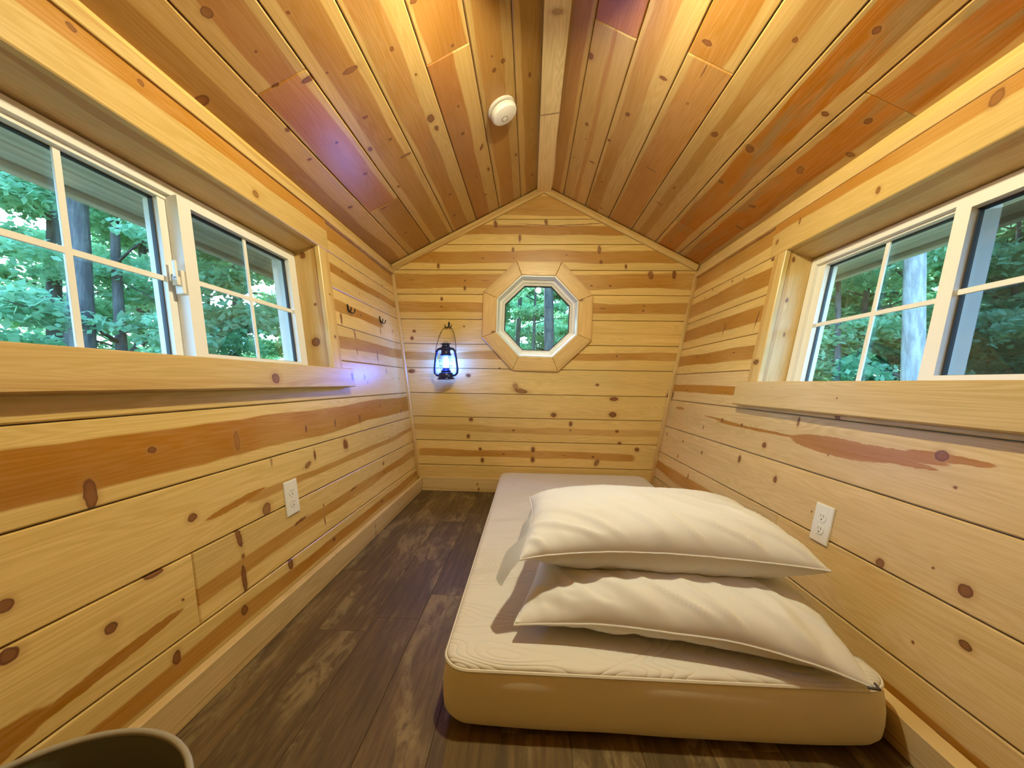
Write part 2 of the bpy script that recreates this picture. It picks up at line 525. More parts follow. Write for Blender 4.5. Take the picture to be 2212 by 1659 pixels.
KNOTS = {
    'L': [(0.744,0.561,0.0126,0.0315,0,1), (0.881,0.626,0.0105,0.0084,0,1), (1.144,0.61,0.0126,0.0294,0,0.4), (1.509,0.602,0.0063,0.0137,0,1), (1.741,0.609,0.0063,0.0126,0,1), (2.002,0.604,0.0074,0.0168,0,1), (2.292,0.647,0.0053,0.0105,0,1), (0.963,0.439,0.0137,0.0105,0,1), (1.285,0.517,0.0042,0.0137,0,0.5), (1.492,0.464,0.0231,0.0095,0.3,0.8), (1.546,0.492,0.0074,0.0189,0,1), (1.821,0.491,0.0126,0.0189,0.3,1), (1.234,0.374,0.021,0.0189,0.7,0.8), (0.849,0.351,0.0231,0.0074,0,1.2), (0.602,0.418,0.0126,0.0105,0,1), (1.105,0.333,0.0095,0.0315,0.2,1), (1.112,0.274,0.0063,0.0063,0,1), (1.106,0.209,0.0095,0.042,0,1), (1.4,0.277,0.035,0.005,0.1,1.1), (1.832,0.277,0.03,0.004,0.1,1.1), (2.225,0.316,0.0084,0.0084,0,1), (2.224,0.269,0.0063,0.0095,0,1), (1.563,0.283,0.0042,0.0053,0,1), (1.559,0.221,0.0042,0.0147,0,1), (1.317,0.156,0.0137,0.0179,0,1), (1.092,0.127,0.0137,0.0137,0,1), (1.609,0.125,0.0105,0.0084,0,1), (2.145,0.123,0.0126,0.0084,0,1), (0.751,0.289,0.0126,0.0105,0,1), (0.6,0.338,0.0147,0.0126,0,1.4), (0.91,0.258,0.0032,0.0032,0,1), (0.877,0.14,0.0105,0.0147,0,1), (2.009,1.369,0.0084,0.0074,0,1), (2.183,1.355,0.0084,0.0074,0,1), (2.476,1.342,0.0084,0.0074,0,1), (2.767,1.339,0.0105,0.0084,0,1), (1.847,1.305,0.0105,0.0231,0,0.8), (2.195,1.293,0.0042,0.0042,0,1), (2.587,1.443,0.0053,0.0063,0,1), (2.178,1.169,0.0095,0.0074,0,1), (1.932,1.111,0.0095,0.0273,0,1), (2.451,1.115,0.0053,0.0189,0,1), (1.82,1.082,0.0158,0.0525,0,0.7), (2.681,1.145,0.0063,0.0095,0,1), (2.067,1.048,0.0074,0.0315,0.25,0.8), (2.069,0.958,0.0053,0.0158,0,1), (2.347,0.949,0.0063,0.0336,0,1), (2.122,0.817,0.0105,0.0126,0,0.5), (2.153,0.787,0.0053,0.0053,0,1), (2.467,0.86,0.0063,0.0126,0,1), (2.68,0.814,0.0063,0.0063,0,1), (1.74,0.601,0.0063,0.0189,0,1), (1.992,0.599,0.0063,0.0231,0,1), (2.285,0.653,0.0042,0.0126,0,1), (2.641,0.591,0.0063,0.0189,0,1), (1.806,0.495,0.0168,0.0231,0,1), (2.372,0.443,0.0042,0.0147,0,0.6), (2.231,0.319,0.0074,0.0074,0,1), (2.22,0.268,0.0063,0.0095,0,1)],
    'R': [(2.242,1.134,0.0053,0.0336,0.2,1), (1.926,1.139,0.0053,0.0378,0.2,1), (2.412,1.181,0.0105,0.0021,0,1.1), (2.519,0.988,0.035,0.003,0,1.2), (2.348,0.985,0.022,0.002,0,1.2), (2.077,0.983,0.0147,0.0032,0,1.2), (1.865,1.016,0.0084,0.0189,0,1), (1.861,0.977,0.0063,0.0126,0,1), (2.577,0.777,0.016,0.004,0,1.2), (1.898,0.776,0.0126,0.0189,0,0.9), (2.069,0.775,0.0105,0.0021,0,1), (2.811,0.736,0.0263,0.0231,0,1), (2.043,0.629,0.0105,0.0105,0,1), (1.856,0.625,0.0084,0.0084,0,1), (2.232,0.572,0.0063,0.0095,0,1), (1.659,0.563,0.0137,0.0115,0,1.1), (1.49,0.678,0.0063,0.0168,0,1), (1.316,0.713,0.0105,0.0147,0,1), (0.981,0.647,0.0158,0.0137,0,0.9), (0.938,0.582,0.0042,0.0032,0,1), (1.32,0.585,0.0032,0.0032,0,1), (1.814,0.474,0.0105,0.0158,0,1), (1.547,0.447,0.0105,0.0126,0,1), (2.185,0.437,0.0084,0.0084,0,1), (2.459,0.456,0.0074,0.0074,0,1), (2.747,0.465,0.0084,0.0095,0,1), (2.487,0.359,0.0063,0.0115,0,1), (1.07,0.342,0.0115,0.0115,0,0.9), (0.875,0.374,0.0147,0.0137,0,1), (0.944,0.39,0.0032,0.0032,0,1), (1.334,0.392,0.0032,0.0032,0,1), (0.853,0.269,0.0126,0.0084,0.2,1.2), (0.952,0.21,0.0032,0.0032,0,1), (2.287,0.279,0.0063,0.0168,0,1), (0.859,0.065,0.0147,0.0063,0,1), (2.271,1.41,0.0063,0.0063,0,1), (2.142,1.387,0.0053,0.0053,0,1), (2.513,1.418,0.0053,0.0063,0,1), (2.611,1.389,0.0053,0.0053,0,1)],
    'B': [(-0.857,0.863,0.0188,0.013,0,1), (-0.447,0.838,0.0159,0.0116,0,1), (-0.064,0.732,0.0464,0.0159,-0.15,0.85), (-0.105,0.766,0.0174,0.0203,0.3,0.5), (0.479,0.785,0.0116,0.0087,0,1.2), (0.598,0.687,0.029,0.0145,0,1), (0.591,0.575,0.0261,0.0188,0,1), (0.173,0.564,0.0188,0.0159,0,1), (-0.422,0.52,0.0145,0.013,0,1), (-0.44,0.397,0.0116,0.0145,0,1), (-0.114,0.447,0.0087,0.0058,0,1), (0.295,0.503,0.0116,0.0174,0,1), (0.294,0.456,0.0058,0.0043,0,1), (0.622,0.457,0.0116,0.0087,0,1), (0.642,0.368,0.013,0.0145,0,1), (0.766,0.331,0.0159,0.013,0,1), (-0.352,0.308,0.0101,0.0101,0,1), (-0.335,0.227,0.0116,0.0159,0,1), (-0.183,0.276,0.0087,0.0043,0,1), (0.029,0.313,0.013,0.0188,0,1), (0.028,0.24,0.013,0.0188,0,1), (0.457,0.271,0.0087,0.0058,0,1), (0.484,0.23,0.0145,0.0232,-0.5,0.8), (0.249,0.276,0.0058,0.0029,0,1), (-0.485,0.022,0.0101,0.0072,0,1), (-0.749,0.019,0.0072,0.0058,0,1), (-0.222,0.893,0.0072,0.0058,0,1), (0.984,0.709,0.0174,0.0261,0,1), (-0.483,1.469,0.0087,0.0145,0,1), (-0.482,1.523,0.0058,0.0072,0,1), (-0.679,1.629,0.0087,0.0174,0,1), (-0.139,1.747,0.0087,0.0159,0,1), (-0.134,1.685,0.0058,0.0043,0,1), (-0.356,1.687,0.0072,0.0058,0,1), (0.245,1.71,0.0072,0.0058,0,1), (0.477,1.748,0.0116,0.029,0,0.8), (0.491,1.66,0.0116,0.0116,0,1), (0.666,1.628,0.0087,0.0145,0,1), (0.096,1.947,0.0101,0.0232,0.2,1), (-0.091,1.831,0.0087,0.0261,0,1), (0.841,1.567,0.0174,0.029,0.2,0.8), (1.004,1.573,0.013,0.0319,0,1), (0.425,1.492,0.0087,0.0058,0,1), (0.558,1.491,0.0087,0.0058,0,1), (-0.651,1.391,0.0087,0.0116,0,1), (-0.652,1.334,0.0058,0.0058,0,1), (0.793,1.316,0.0072,0.0058,0,1), (0.798,1.351,0.0058,0.0043,0,1), (-0.848,1.154,0.0116,0.0087,0,1), (-0.864,1.103,0.0116,0.0116,0,1), (-0.484,1.193,0.0058,0.0058,0,1), (-0.62,1.053,0.0087,0.0101,0,1), (0.614,0.991,0.0058,0.0058,0,1), (-0.876,1.527,0.02,0.002,0,1), (-0.336,1.524,0.03,0.002,0,0.9), (0.507,1.33,0.02,0.003,0,1), (-0.267,1.931,0.0116,0.0261,0.2,1), (-0.871,0.863,0.0174,0.0116,0,1), (-0.16,1.912,0.14,0.0022,0.03,1.3), (0.1,1.922,0.16,0.0025,-0.06,1.4), (0.34,1.928,0.16,0.0025,0.05,1.4)],
    'CL': [(1.316,0.634,0.0092,0.008,0,1), (1.696,0.593,0.023,0.0161,0,1), (1.768,0.584,0.0161,0.0092,0,1.5), (1.312,0.792,0.0115,0.0299,0,0.8), (1.833,0.766,0.008,0.0299,0,0.9), (1.691,0.791,0.0069,0.0092,0,1), (1.52,0.833,0.008,0.0115,0,1), (1.709,0.461,0.0069,0.0069,0,1), (1.887,0.474,0.0103,0.0103,0,1), (1.621,0.277,0.0115,0.0092,0,1), (1.599,0.235,0.0115,0.0092,0,1), (1.55,0.28,0.0046,0.0046,0,1), (2.059,0.396,0.023,0.008,0.4,1), (2.282,0.203,0.0138,0.0069,0,1), (2.303,0.46,0.0069,0.0069,0,1), (2.335,0.646,0.0115,0.0092,0,1), (2.599,0.671,0.0161,0.0103,0,1), (2.542,0.433,0.0115,0.008,0,1), (1.419,0.425,0.0069,0.0069,0,1), (2.598,0.097,0.0161,0.0092,0,1), (1.815,0.973,0.0092,0.0103,0,1), (1.687,0.888,0.0138,0.0092,0,1), (1.565,0.987,0.0069,0.0069,0,1), (2.499,1.004,0.0092,0.0115,0,1), (1.268,0.929,0.0103,0.023,0,1), (2.56,0.838,0.0057,0.0057,0,1), (2.025,0.876,0.008,0.008,0,1), (1.208,0.515,0.0092,0.0115,0,1), (2.139,1.012,0.0069,0.0184,0,1), (1.989,1.144,0.0092,0.0115,0,1), (1.456,0.588,0.0046,0.0046,0,1), (1.279,0.862,0.0046,0.0046,0,1), (0.977,1.038,0.0161,0.0138,0,0.8), (1.164,1.234,0.0184,0.023,0,1), (1.401,1.098,0.0092,0.0092,0,1), (1.115,1.004,0.0046,0.0046,0,1), (1.233,1.026,0.0069,0.0138,0,1), (1.575,1.119,0.0069,0.0092,0,1), (1.068,0.862,0.0057,0.0057,0,1), (1.745,0.113,0.0161,0.0069,0,1), (2.494,0.252,0.0092,0.0046,0,1), (2.283,0.382,0.0184,0.0069,0,1)],
    'CR': [(1.623,0.167,0.0161,0.0115,0,1), (1.563,0.475,0.008,0.0161,0,1), (1.824,0.391,0.0126,0.0115,0,1), (2.015,0.213,0.0115,0.008,0,1), (2.049,0.348,0.0092,0.0092,0,1), (2.295,0.291,0.0069,0.0149,0,1), (2.432,0.387,0.008,0.0069,0,1), (2.741,0.442,0.008,0.0115,0,1), (2.119,0.156,0.0057,0.0046,0,1), (1.358,0.562,0.0103,0.0184,0,1), (1.704,0.767,0.0161,0.0138,0,1), (1.679,0.919,0.0161,0.0184,0,1), (2.009,1.129,0.0115,0.0115,0,1), (2.716,0.963,0.0069,0.0069,0,1), (2.127,0.227,0.0046,0.0046,0,1), (2.339,0.177,0.0046,0.0046,0,1), (2.107,0.606,0.0069,0.0299,0,0.6), (2.36,0.753,0.0069,0.023,0,0.7), (1.62,0.605,0.0069,0.0069,0,0.7), (1.459,0.599,0.03,0.003,0,1), (1.23,0.794,0.0092,0.008,0,1), (1.699,0.77,0.0161,0.0115,0,1), (1.119,0.956,0.0115,0.0103,0,1), (1.357,1.154,0.0138,0.0103,0,1), (1.401,1.033,0.0092,0.0138,0,1), (1.689,0.927,0.0184,0.0161,0,1), (2.003,1.14,0.0103,0.0103,0,1), (1.668,1.141,0.023,0.0138,0.5,0.6), (2.213,1.189,0.0092,0.023,0,0.8), (1.948,0.932,0.0115,0.0138,0,1), (2.158,0.766,0.0161,0.0046,0,1), (1.5,1.217,0.0115,0.0161,0,0.8)],
}
# ------------------------------------------------------------------ plain materials
M_VINYL = plain('white_vinyl', (0.80, 0.78, 0.74), 0.35)
M_PLATE = plain('ivory_plastic', (0.78, 0.75, 0.66), 0.35)
M_SLOT = plain('dark_slot', (0.10, 0.08, 0.05), 0.6)
M_BLACK = plain('black_iron', (0.012, 0.010, 0.010), 0.45, 0.3)
M_SHEATH = plain('raw_sheathing', (0.33, 0.24, 0.14), 0.8, vary=0.15)
M_GASKET = plain('black_gasket', (0.015, 0.016, 0.018), 0.6)
M_ROOFING = plain('brown_shingle', (0.09, 0.075, 0.06), 0.9, vary=0.3)


def glass_mat(name, tint=(0.90, 0.98, 0.98), rough=0.0, extra=0.0):
    m = bpy.data.materials.new(name)
    m.use_nodes = True
    nt = m.node_tree
    nt.nodes.clear()
    o = N_(nt, 'ShaderNodeOutputMaterial')
    t = N_(nt, 'ShaderNodeBsdfTransparent')
    t.inputs[0].default_value = (*tint, 1)
    gl = N_(nt, 'ShaderNodeBsdfGlossy')
    gl.inputs['Roughness'].default_value = rough
    ge = N_(nt, 'ShaderNodeNewGeometry')
    cs_ = mth(nt, 'ABSOLUTE', vmth(nt, 'DOT_PRODUCT', ge.outputs['Normal'], ge.outputs['Incoming'], 1))
    fr = mth(nt, 'MULTIPLY_ADD', mth(nt, 'POWER', mth(nt, 'SUBTRACT', 1.0, cs_, clamp=True), 5.0), 0.96, 0.04)
    mx = N_(nt, 'ShaderNodeMixShader')
    nt.links.new(mth(nt, 'ADD', fr, extra, clamp=True), mx.inputs[0])
    nt.links.new(t.outputs[0], mx.inputs[1])
    nt.links.new(gl.outputs[0], mx.inputs[2])
    nt.links.new(mx.outputs[0], o.inputs[0])
    return m


M_GLASS = glass_mat('window_glass', (0.93, 0.98, 0.99), 0.0, 0.02)


def screen_mat(dens):
    m = bpy.data.materials.new('insect_mesh')
    m.use_nodes = True
    nt = m.node_tree
    nt.nodes.clear()
    o = N_(nt, 'ShaderNodeOutputMaterial')
    t = N_(nt, 'ShaderNodeBsdfTransparent')
    d = N_(nt, 'ShaderNodeBsdfDiffuse')
    d.inputs[0].default_value = (0.03, 0.035, 0.035, 1)
    mx = N_(nt, 'ShaderNodeMixShader')
    mx.inputs[0].default_value = dens
    nt.links.new(t.outputs[0], mx.inputs[1])
    nt.links.new(d.outputs[0], mx.inputs[2])
    nt.links.new(mx.outputs[0], o.inputs[0])
    return m


M_SCREEN = {1: screen_mat(0.20), 2: screen_mat(0.45)}

GAP = 0.0016        # half the open joint between two boards
TH = 0.016          # board thickness


def knots_in(surf, u0, u1, v0, v1, mg=0.004):
    return [k for k in KNOTS.get(surf, ()) if u0 - mg <= k[0] <= u1 + mg and v0 - mg <= k[1] < v1 + mg * 0]


def auto_knots(u0, u1, v0, v1, rng, per=1.1):
    out = []
    n = int((u1 - u0) * per + rng.random())
    for _ in range(n):
        out.append((rng.uniform(u0, u1), rng.uniform(v0 + 0.02, v1 - 0.02), rng.uniform(0.006, 0.013), rng.uniform(0.006, 0.011), 0, 1))
    return out


# ------------------------------------------------------------------ floor of vinyl planks
def floor_mat(i):
    rng = random.Random(100 + i)
    m, nt, b, o = new_mat('vinyl_plank_%d' % i)
    uv = N_(nt, 'ShaderNodeUVMap').outputs[0]
    sp = N_(nt, 'ShaderNodeSeparateXYZ')
    nt.links.new(uv, sp.inputs[0])

    def st(su, sv, off):
        c = N_(nt, 'ShaderNodeCombineXYZ')
        setin(nt, c, 0, mth(nt, 'MULTIPLY', sp.outputs[0], su))
        setin(nt, c, 1, mth(nt, 'MULTIPLY', sp.outputs[1], sv))
        c.inputs[2].default_value = off + i * 7.31
        return c.outputs[0]
    t = rng.uniform(0.85, 1.15)
    base = (0.118 * t, 0.074 * t, 0.028 * t)
    big = nz(nt, st(2.2, 7.0, 0), 1.0, 4.0, 0.6, 0.8)
    streak = nz(nt, st(5.0, 70.0, 3.0), 1.0, 4.0, 0.65)
    chip = nz(nt, st(9.0, 26.0, 8.0), 1.0, 6.0, 0.7, 1.2)
    col = mixc(nt, sstep(nt, streak, 0.35, 0.7), [c * 0.72 for c in base], [c * 1.25 for c in base])
    worn = mth(nt, 'MULTIPLY', sstep(nt, big, 0.46, 0.62), sstep(nt, chip, 0.38, 0.58))
    col = mixc(nt, mth(nt, 'MULTIPLY', worn, 0.65), col, (0.29, 0.215, 0.10))
    dark = mth(nt, 'MULTIPLY', sstep(nt, nz(nt, st(3.0, 11.0, 17.0), 1.0, 5.0, 0.65, 1.0), 0.58, 0.72), 0.45)
    col = mixc(nt, dark, col, (0.055, 0.038, 0.026))
    nt.links.new(col, b.inputs['Base Color'])
    b.inputs['Roughness'].default_value = 0.55
    b.inputs['Specular IOR Level'].default_value = 0.3
    bn = N_(nt, 'ShaderNodeBump')
    bn.inputs['Strength'].default_value = 0.25
    bn.inputs['Distance'].default_value = 0.001
    nt.links.new(streak, bn.inputs['Height'])
    nt.links.new(bn.outputs[0], b.inputs['Normal'])
    return m


fl = fbox('floor', F_FL, (Y0 - 0.05, D + 0.1, AL - 0.1, AR + 0.1, -0.14, -0.0045), M_SHEATH, None, 'structure', 0)
fmats = [floor_mat(i) for i in range(11)]
rng = random.Random(3)
pw = 0.152
xs = AL - 0.02
ci = 0
while xs < AR + 0.02:
    y = Y0 - rng.uniform(0, 1.0)
    while y < D:
        y1 = y + 0.914
        a, b_ = max(y, Y0), min(y1, D + 0.01)
        if b_ - a > 0.02:
            p = rect(a + 0.0004, b_ - 0.0004, xs + 0.0004, min(xs + pw, AR + 0.03) - 0.0004)
            board('vinyl_plank', F_FL, p, -0.0045, 0.0, fmats[rng.randrange(len(fmats))], fl, bevel=0.0008)
        y = y1
    xs += pw
    ci += 1

# ------------------------------------------------------------------ side walls
OPEN = dict(L=(0.56, 1.755, 0.850, 1.415), R=(0.56, 1.775, 0.822, 1.412))
ROWS_L = [0.0, 0.172, 0.354, 0.532, 0.712, 0.895, 1.073, 1.254, 1.435, 1.66]
ROWS_R = [0.0, 0.150, 0.330, 0.515, 0.703, 0.885, 1.062, 1.246, 1.430, 1.67]
# heartwood stripe of each row: centre, slope, half, u0, u1, strength, wave
BAND_L = [(0.108, 0.006, 0.020, 0.3, 9, 0.9, 0.35), (0.222, 0.020, 0.022, -9, 9, 0.75, 0.35), (0.398, 0.020, 0.013, 1.15, 9, 0.7, 0.5), (0.612, 0.008, 0.052, -9, 9, 0.95, 0.45),
          None, (0.985, 0.002, 0.032, -9, 9, 0.85, 0.35), (1.180, -0.004, 0.028, -9, 2.5, 0.85, 0.4), (1.375, -0.010, 0.024, -9, 9, 0.8, 0.3), (1.545, 0.0, 0.05, -9, 9, 0.8, 0.4)]
BAND_R = [(0.045, 0.0, 0.040, -9, 1.05, 0.95, 0.5), (0.255, -0.005, 0.030, 1.5, 9, 0.9, 0.5), None, None, (0.785, 0.0, 0.024, 1.9, 9, 0.95, 0.2),
          (0.975, 0.0, 0.034, -9, 9, 0.9, 0.35), (1.155, 0.0, 0.042, -9, 9, 0.85, 0.35), (1.335, 0.0, 0.045, -9, 9, 0.8, 0.35), (1.535, 0.0, 0.05, -9, 9, 0.8, 0.4)]
PATCH_R = {3: [(1.30, 0.616, 0.21, 0.029, 0), (1.12, 0.630, 0.16, 0.013, 0), (1.08, 0.612, 0.10, 0.008, 0), (1.75, 0.620, 0.35, 0.006, 0.0), (2.0, 0.628, 0.25, 0.005, 0.04), (0.97, 0.644, 0.10, 0.010, 0), (2.62, 0.655, 0.07, 0.010, 0.0)]}
PATCH_L = {1: [(0.75, 0.222, 0.16, 0.012, 0.1), (0.48, 0.20, 0.17, 0.030, 0.1)], 2: [(1.12, 0.43, 0.12, 0.010, 0.1)]}


def row_polys(ua, ub, v0, v1, op):
    w0, w1, h0, h1 = op
    if v1 <= h0 or v0 >= h1:
        return [rect(ua, ub, v0, v1)]
    if v0 >= h0 and v1 <= h1:
        return [rect(ua, w0, v0, v1), rect(w1, ub, v0, v1)]
    if v0 < h0:
        return [[(ua, v0), (ub, v0), (ub, v1), (w1, v1), (w1, h0), (w0, h0), (w0, v1), (ua, v1)]]
    return [[(ua, v0), (w0, v0), (w0, h1), (w1, h1), (w1, v0), (ub, v0), (ub, v1), (ua, v1)]]


def side_wall(name, fr, key, rows, bands, patches, joints):
    op = OPEN[key]
    bm = bmesh.new()
    top = rows[-1] + 0.02
    a, b_ = Y0 - 0.1, D + 0.1
    t0, t1 = -0.11, -TH - 0.001
    add_fbox(bm, fr, a, b_, -0.1, op[2] - 0.02, t0, t1)
    add_fbox(bm, fr, a, b_, op[3] + 0.02, top, t0, t1)
    add_fbox(bm, fr, a, op[0] - 0.02, op[2] - 0.02, op[3] + 0.02, t0, t1)
    add_fbox(bm, fr, op[1] + 0.02, b_, op[2] - 0.02, op[3] + 0.02, t0, t1)
    wall = bm_obj(name, bm, M_SHEATH, None, 'structure')
    rg = random.Random(ord(key))
    for i in range(len(rows) - 1):
        v0, v1 = rows[i] + GAP, rows[i + 1] - GAP
        cuts = [Y0] + list(joints.get(i, ())) + [D]
        for j in range(len(cuts) - 1):
            ua, ub = cuts[j] + 0.0006, cuts[j + 1] - 0.0006
            band = bands[i]
            pt = patches.get(i, ())
            if key == 'L' and i == 1:
                if j == 0:
                    band = None
                else:
                    pt = ()
            if key == 'R' and i == 1 and j == 0:
                band = None
            kn = knots_in(key, ua, ub, v0, v1)
            tint = rg.uniform(0.95, 1.05)
            pl = (0.62, 0.445, 0.215) if key == 'R' and i < 5 else PALE
            mat = pine_mat('pine_%s_%d_%d' % (key, i, j), band, kn, pt, pale=tuple(c * tint for c in pl))
            if cuts[j + 1] - cuts[j] < 2.9:
                polys = [rect(ua, ub, v0, v1)]
            else:
                polys = row_polys(ua, ub, v0, v1, (op[0] - 0.0185, op[1] + 0.0185, op[2] - 0.0185, op[3] + 0.0185))
            for p in polys:
                board('pine_plank', fr, p, -TH, 0.0, mat, wall)
    return wall


wall_left = side_wall('wall_left', F_L, 'L', ROWS_L, BAND_L, PATCH_L, {1: [0.95]})
wall_right = side_wall('wall_right', F_R, 'R', ROWS_R, BAND_R, PATCH_R, {1: [1.49]})

# ------------------------------------------------------------------ gable walls
OC = (0.042, 1.268)
ROWS_B = [0.0, 0.187, 0.365, 0.536, 0.707, 0.888, 1.065, 1.243, 1.424, 1.601, 1.785, 1.966, 2.22]
BAND_B = [None, (0.276, -0.006, 0.026, -0.8, 0.75, 0.75, 0.35), (0.452, -0.012, 0.022, -9, 9, 0.45, 0.5), None, None,
          (0.985, 0.0, 0.026, -9, 9, 0.75, 0.6), (1.155, 0.0, 0.006, 0.3, 9, 0.25, 0.8), (1.332, 0.0, 0.036, -9, 9, 0.75, 0.55), (1.520, 0.0, 0.052, -9, 9, 0.75, 0.5),
          (1.700, 0.0, 0.045, -9, 9, 0.8, 0.6), (1.885, 0.0, 0.034, -9, 9, 0.8, 0.7), (2.06, 0.0, 0.07, -9, 9, 0.7, 0.4)]


def octa(c, ap, rot=0.0):
    R = ap / math.cos(math.pi / 8)
    return [(c[0] + R * math.cos(math.pi / 8 + k * math.pi / 4 + rot), c[1] + R * math.sin(math.pi / 8 + k * math.pi / 4 + rot)) for k in range(8)]


def oct_half(v, ap):
    """half width of an upright octagon at height v above its centre"""
    s = ap * math.tan(math.pi / 8)
    v = abs(v)
    return ap if v <= s else ap - (v - s)


def gable_room(poly):
    p = clip(poly, -1, -BL, -AL)                 # x >= AL - BL z
    p = clip(p, 1, -BR, AR)                      # x <= AR + BR z
    p = clip(p, -RS, 1, RZ - RS * RX)            # left slope
    p = clip(p, RS, 1, RZ + RS * RX)             # right slope
    return p


def back_polys(v0, v1, xa=-1.4, xb=1.5, ap=0.30):
    zb, zt = OC[1] - ap, OC[1] + ap
    s = ap * math.tan(math.pi / 8)
    if v1 <= zb or v0 >= zt:
        return [gable_room(rect(xa, xb, v0, v1))]
    if v0 >= zb and v1 <= zt:
        brk = [v0] + [z for z in (OC[1] - s, OC[1] + s) if v0 < z < v1] + [v1]
        lft = [(xa, v0)] + [(OC[0] - oct_half(z - OC[1], ap), z) for z in brk] + [(xa, v1)]
        rgt = [(xb, v1)] + [(OC[0] + oct_half(z - OC[1], ap), z) for z in brk[::-1]] + [(xb, v0)]
        return [gable_room(lft), gable_room(rgt)]
    if v0 < zb:
        brk = [z for z in (OC[1] - s,) if z < v1]
        chain = [(OC[0] + oct_half(v1 - OC[1], ap), v1)] + [(OC[0] + oct_half(z - OC[1], ap), z) for z in brk[::-1]] + [(OC[0] + s, zb), (OC[0] - s, zb)]
        chain += [(OC[0] - oct_half(z - OC[1], ap), z) for z in brk] + [(OC[0] - oct_half(v1 - OC[1], ap), v1)]
        return [gable_room([(xa, v0), (xb, v0), (xb, v1)] + chain + [(xa, v1)])]
    brk = [z for z in (OC[1] + s,) if z > v0]
    chain = [(OC[0] - oct_half(v0 - OC[1], ap), v0)] + [(OC[0] - oct_half(z - OC[1], ap), z) for z in brk] + [(OC[0] - s, zt), (OC[0] + s, zt)]
    chain += [(OC[0] + oct_half(z - OC[1], ap), z) for z in brk[::-1]] + [(OC[0] + oct_half(v0 - OC[1], ap), v0)]
    return [gable_room([(xa, v0)] + chain + [(xb, v0), (xb, v1), (xa, v1)])]


def sheath_gable(name, fr, polys, n0, n1):
    bm = bmesh.new()
    for poly in polys:
        A = [bm.verts.new(fr.P(u, v, n1)) for u, v in poly]
        B = [bm.verts.new(fr.P(u, v, n0)) for u, v in poly]
        bm.faces.new(A)
        bm.faces.new(B[::-1])
        for i in range(len(poly)):
            j = (i + 1) % len(poly)
            bm.faces.new((A[i], B[i], B[j], A[j]))
    return bm_obj(name, bm, M_SHEATH, None, 'structure')


cuts_z = [-0.1, 0.9, 1.268, 1.6, 2.2]
pp = []
for a, b_ in zip(cuts_z, cuts_z[1:]):
    pp += back_polys(a, b_)
wall_back = sheath_gable('wall_back', F_B, pp, -0.11, -TH - 0.001)
for i in range(len(ROWS_B) - 1):
    v0, v1 = ROWS_B[i] + GAP, ROWS_B[i + 1] - GAP
    kn = knots_in('B', -2, 2, v0, v1)
    mat = pine_mat('pine_B_%d' % i, BAND_B[i], kn)
    for p in back_polys(v0, v1):
        if len(p) > 2:
            board('pine_plank', F_B, p, -TH, 0.0, mat, wall_back)

wall_front = sheath_gable('wall_front', F_F, [gable_room(rect(-1.4, 1.5, -0.1, 2.2))], -0.11, -TH - 0.001)
for i in range(len(ROWS_B) - 1):
    v0, v1 = ROWS_B[i] + GAP, ROWS_B[i + 1] - GAP
    mat = pine_mat('pine_F_%d' % i, ((v0 + v1) / 2, 0, 0.03, -9, 9, 0.7, 0.4))
    p = gable_room(rect(-1.4, 1.5, v0, v1))
    if len(p) > 2:
        board('pine_plank', F_F, p, -TH, 0.0, mat, wall_front)

# ------------------------------------------------------------------ ceiling
ROWS_CL = [0.020, 0.184, 0.358, 0.541, 0.729, 0.912, 1.092, 1.26]
ROWS_CR = [0.020, 0.155, 0.330, 0.517, 0.697, 0.886, 1.070, 1.26]
J_CL = {2: [1.445], 5: [1.235, 2.115], 0: [0.6], 3: [0.3], 6: [0.4]}
J_CR = {1: [1.465], 3: [1.422], 6: [1.280], 5: [2.455], 0: [0.5], 2: [0.2], 4: [0.75]}
ceil_bm = bmesh.new()
for fr in (F_CL, F_CR):
    add_fbox(ceil_bm, fr, Y0 - 0.1, D + 0.1, 0.0, 1.30, -0.09, -TH - 0.001)
ceiling = bm_obj('ceiling', ceil_bm, M_SHEATH, None, 'structure')
for key, fr, rows, J in (('CL', F_CL, ROWS_CL, J_CL), ('CR', F_CR, ROWS_CR, J_CR)):
    rg = random.Random(11 if key == 'CL' else 23)
    for i in range(len(rows) - 1):
        v0, v1 = rows[i] + GAP, rows[i + 1] - GAP
        cuts = [Y0] + J.get(i, []) + [D]
        for j in range(len(cuts) - 1):
            ua, ub = cuts[j] + 0.0008, cuts[j + 1] - 0.0008
            mid = (v0 + v1) / 2
            band = (mid + rg.uniform(-0.03, 0.03), rg.uniform(-0.012, 0.012), rg.uniform(0.045, 0.080), -9, 9, rg.uniform(0.75, 1.0), rg.uniform(0.3, 0.6))
            t = rg.uniform(0.9, 1.08)
            heart = tuple(c * rg.uniform(0.92, 1.08) for c in C_HEART)
            stain = 0.0
            if key == 'CR' and i in (5, 6):
                band = (mid - 0.01, 0, 0.058, -9, 9, 1.0, 0.6)
                heart = (0.40, 0.155, 0.035)
                stain = 0.55
            if key == 'CL' and i in (3, 4):
                stain = 0.18
            if key == 'CR' and i == 4:
                band = (mid - 0.02, 0, 0.03, -9, 9, 0.7, 0.5)
            if key == 'CR' and i in (1, 2):
                band = (mid + (0.0 if i == 1 else -0.035), 0, 0.012 if i == 1 else 0.04, -9, 9, 0.6 if i == 1 else 0.8, 0.5)
            if key == 'CR' and i == 1 and j == 0:
                band = (mid, 0, 0.3, -9, 9, 0.9, 0.3)
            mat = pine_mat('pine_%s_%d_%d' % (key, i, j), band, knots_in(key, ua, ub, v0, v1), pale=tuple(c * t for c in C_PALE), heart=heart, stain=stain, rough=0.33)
            board('pine_plank', fr, rect(ua, ub, v0, v1), -TH, 0.0, mat, ceiling, bevel=0.004)

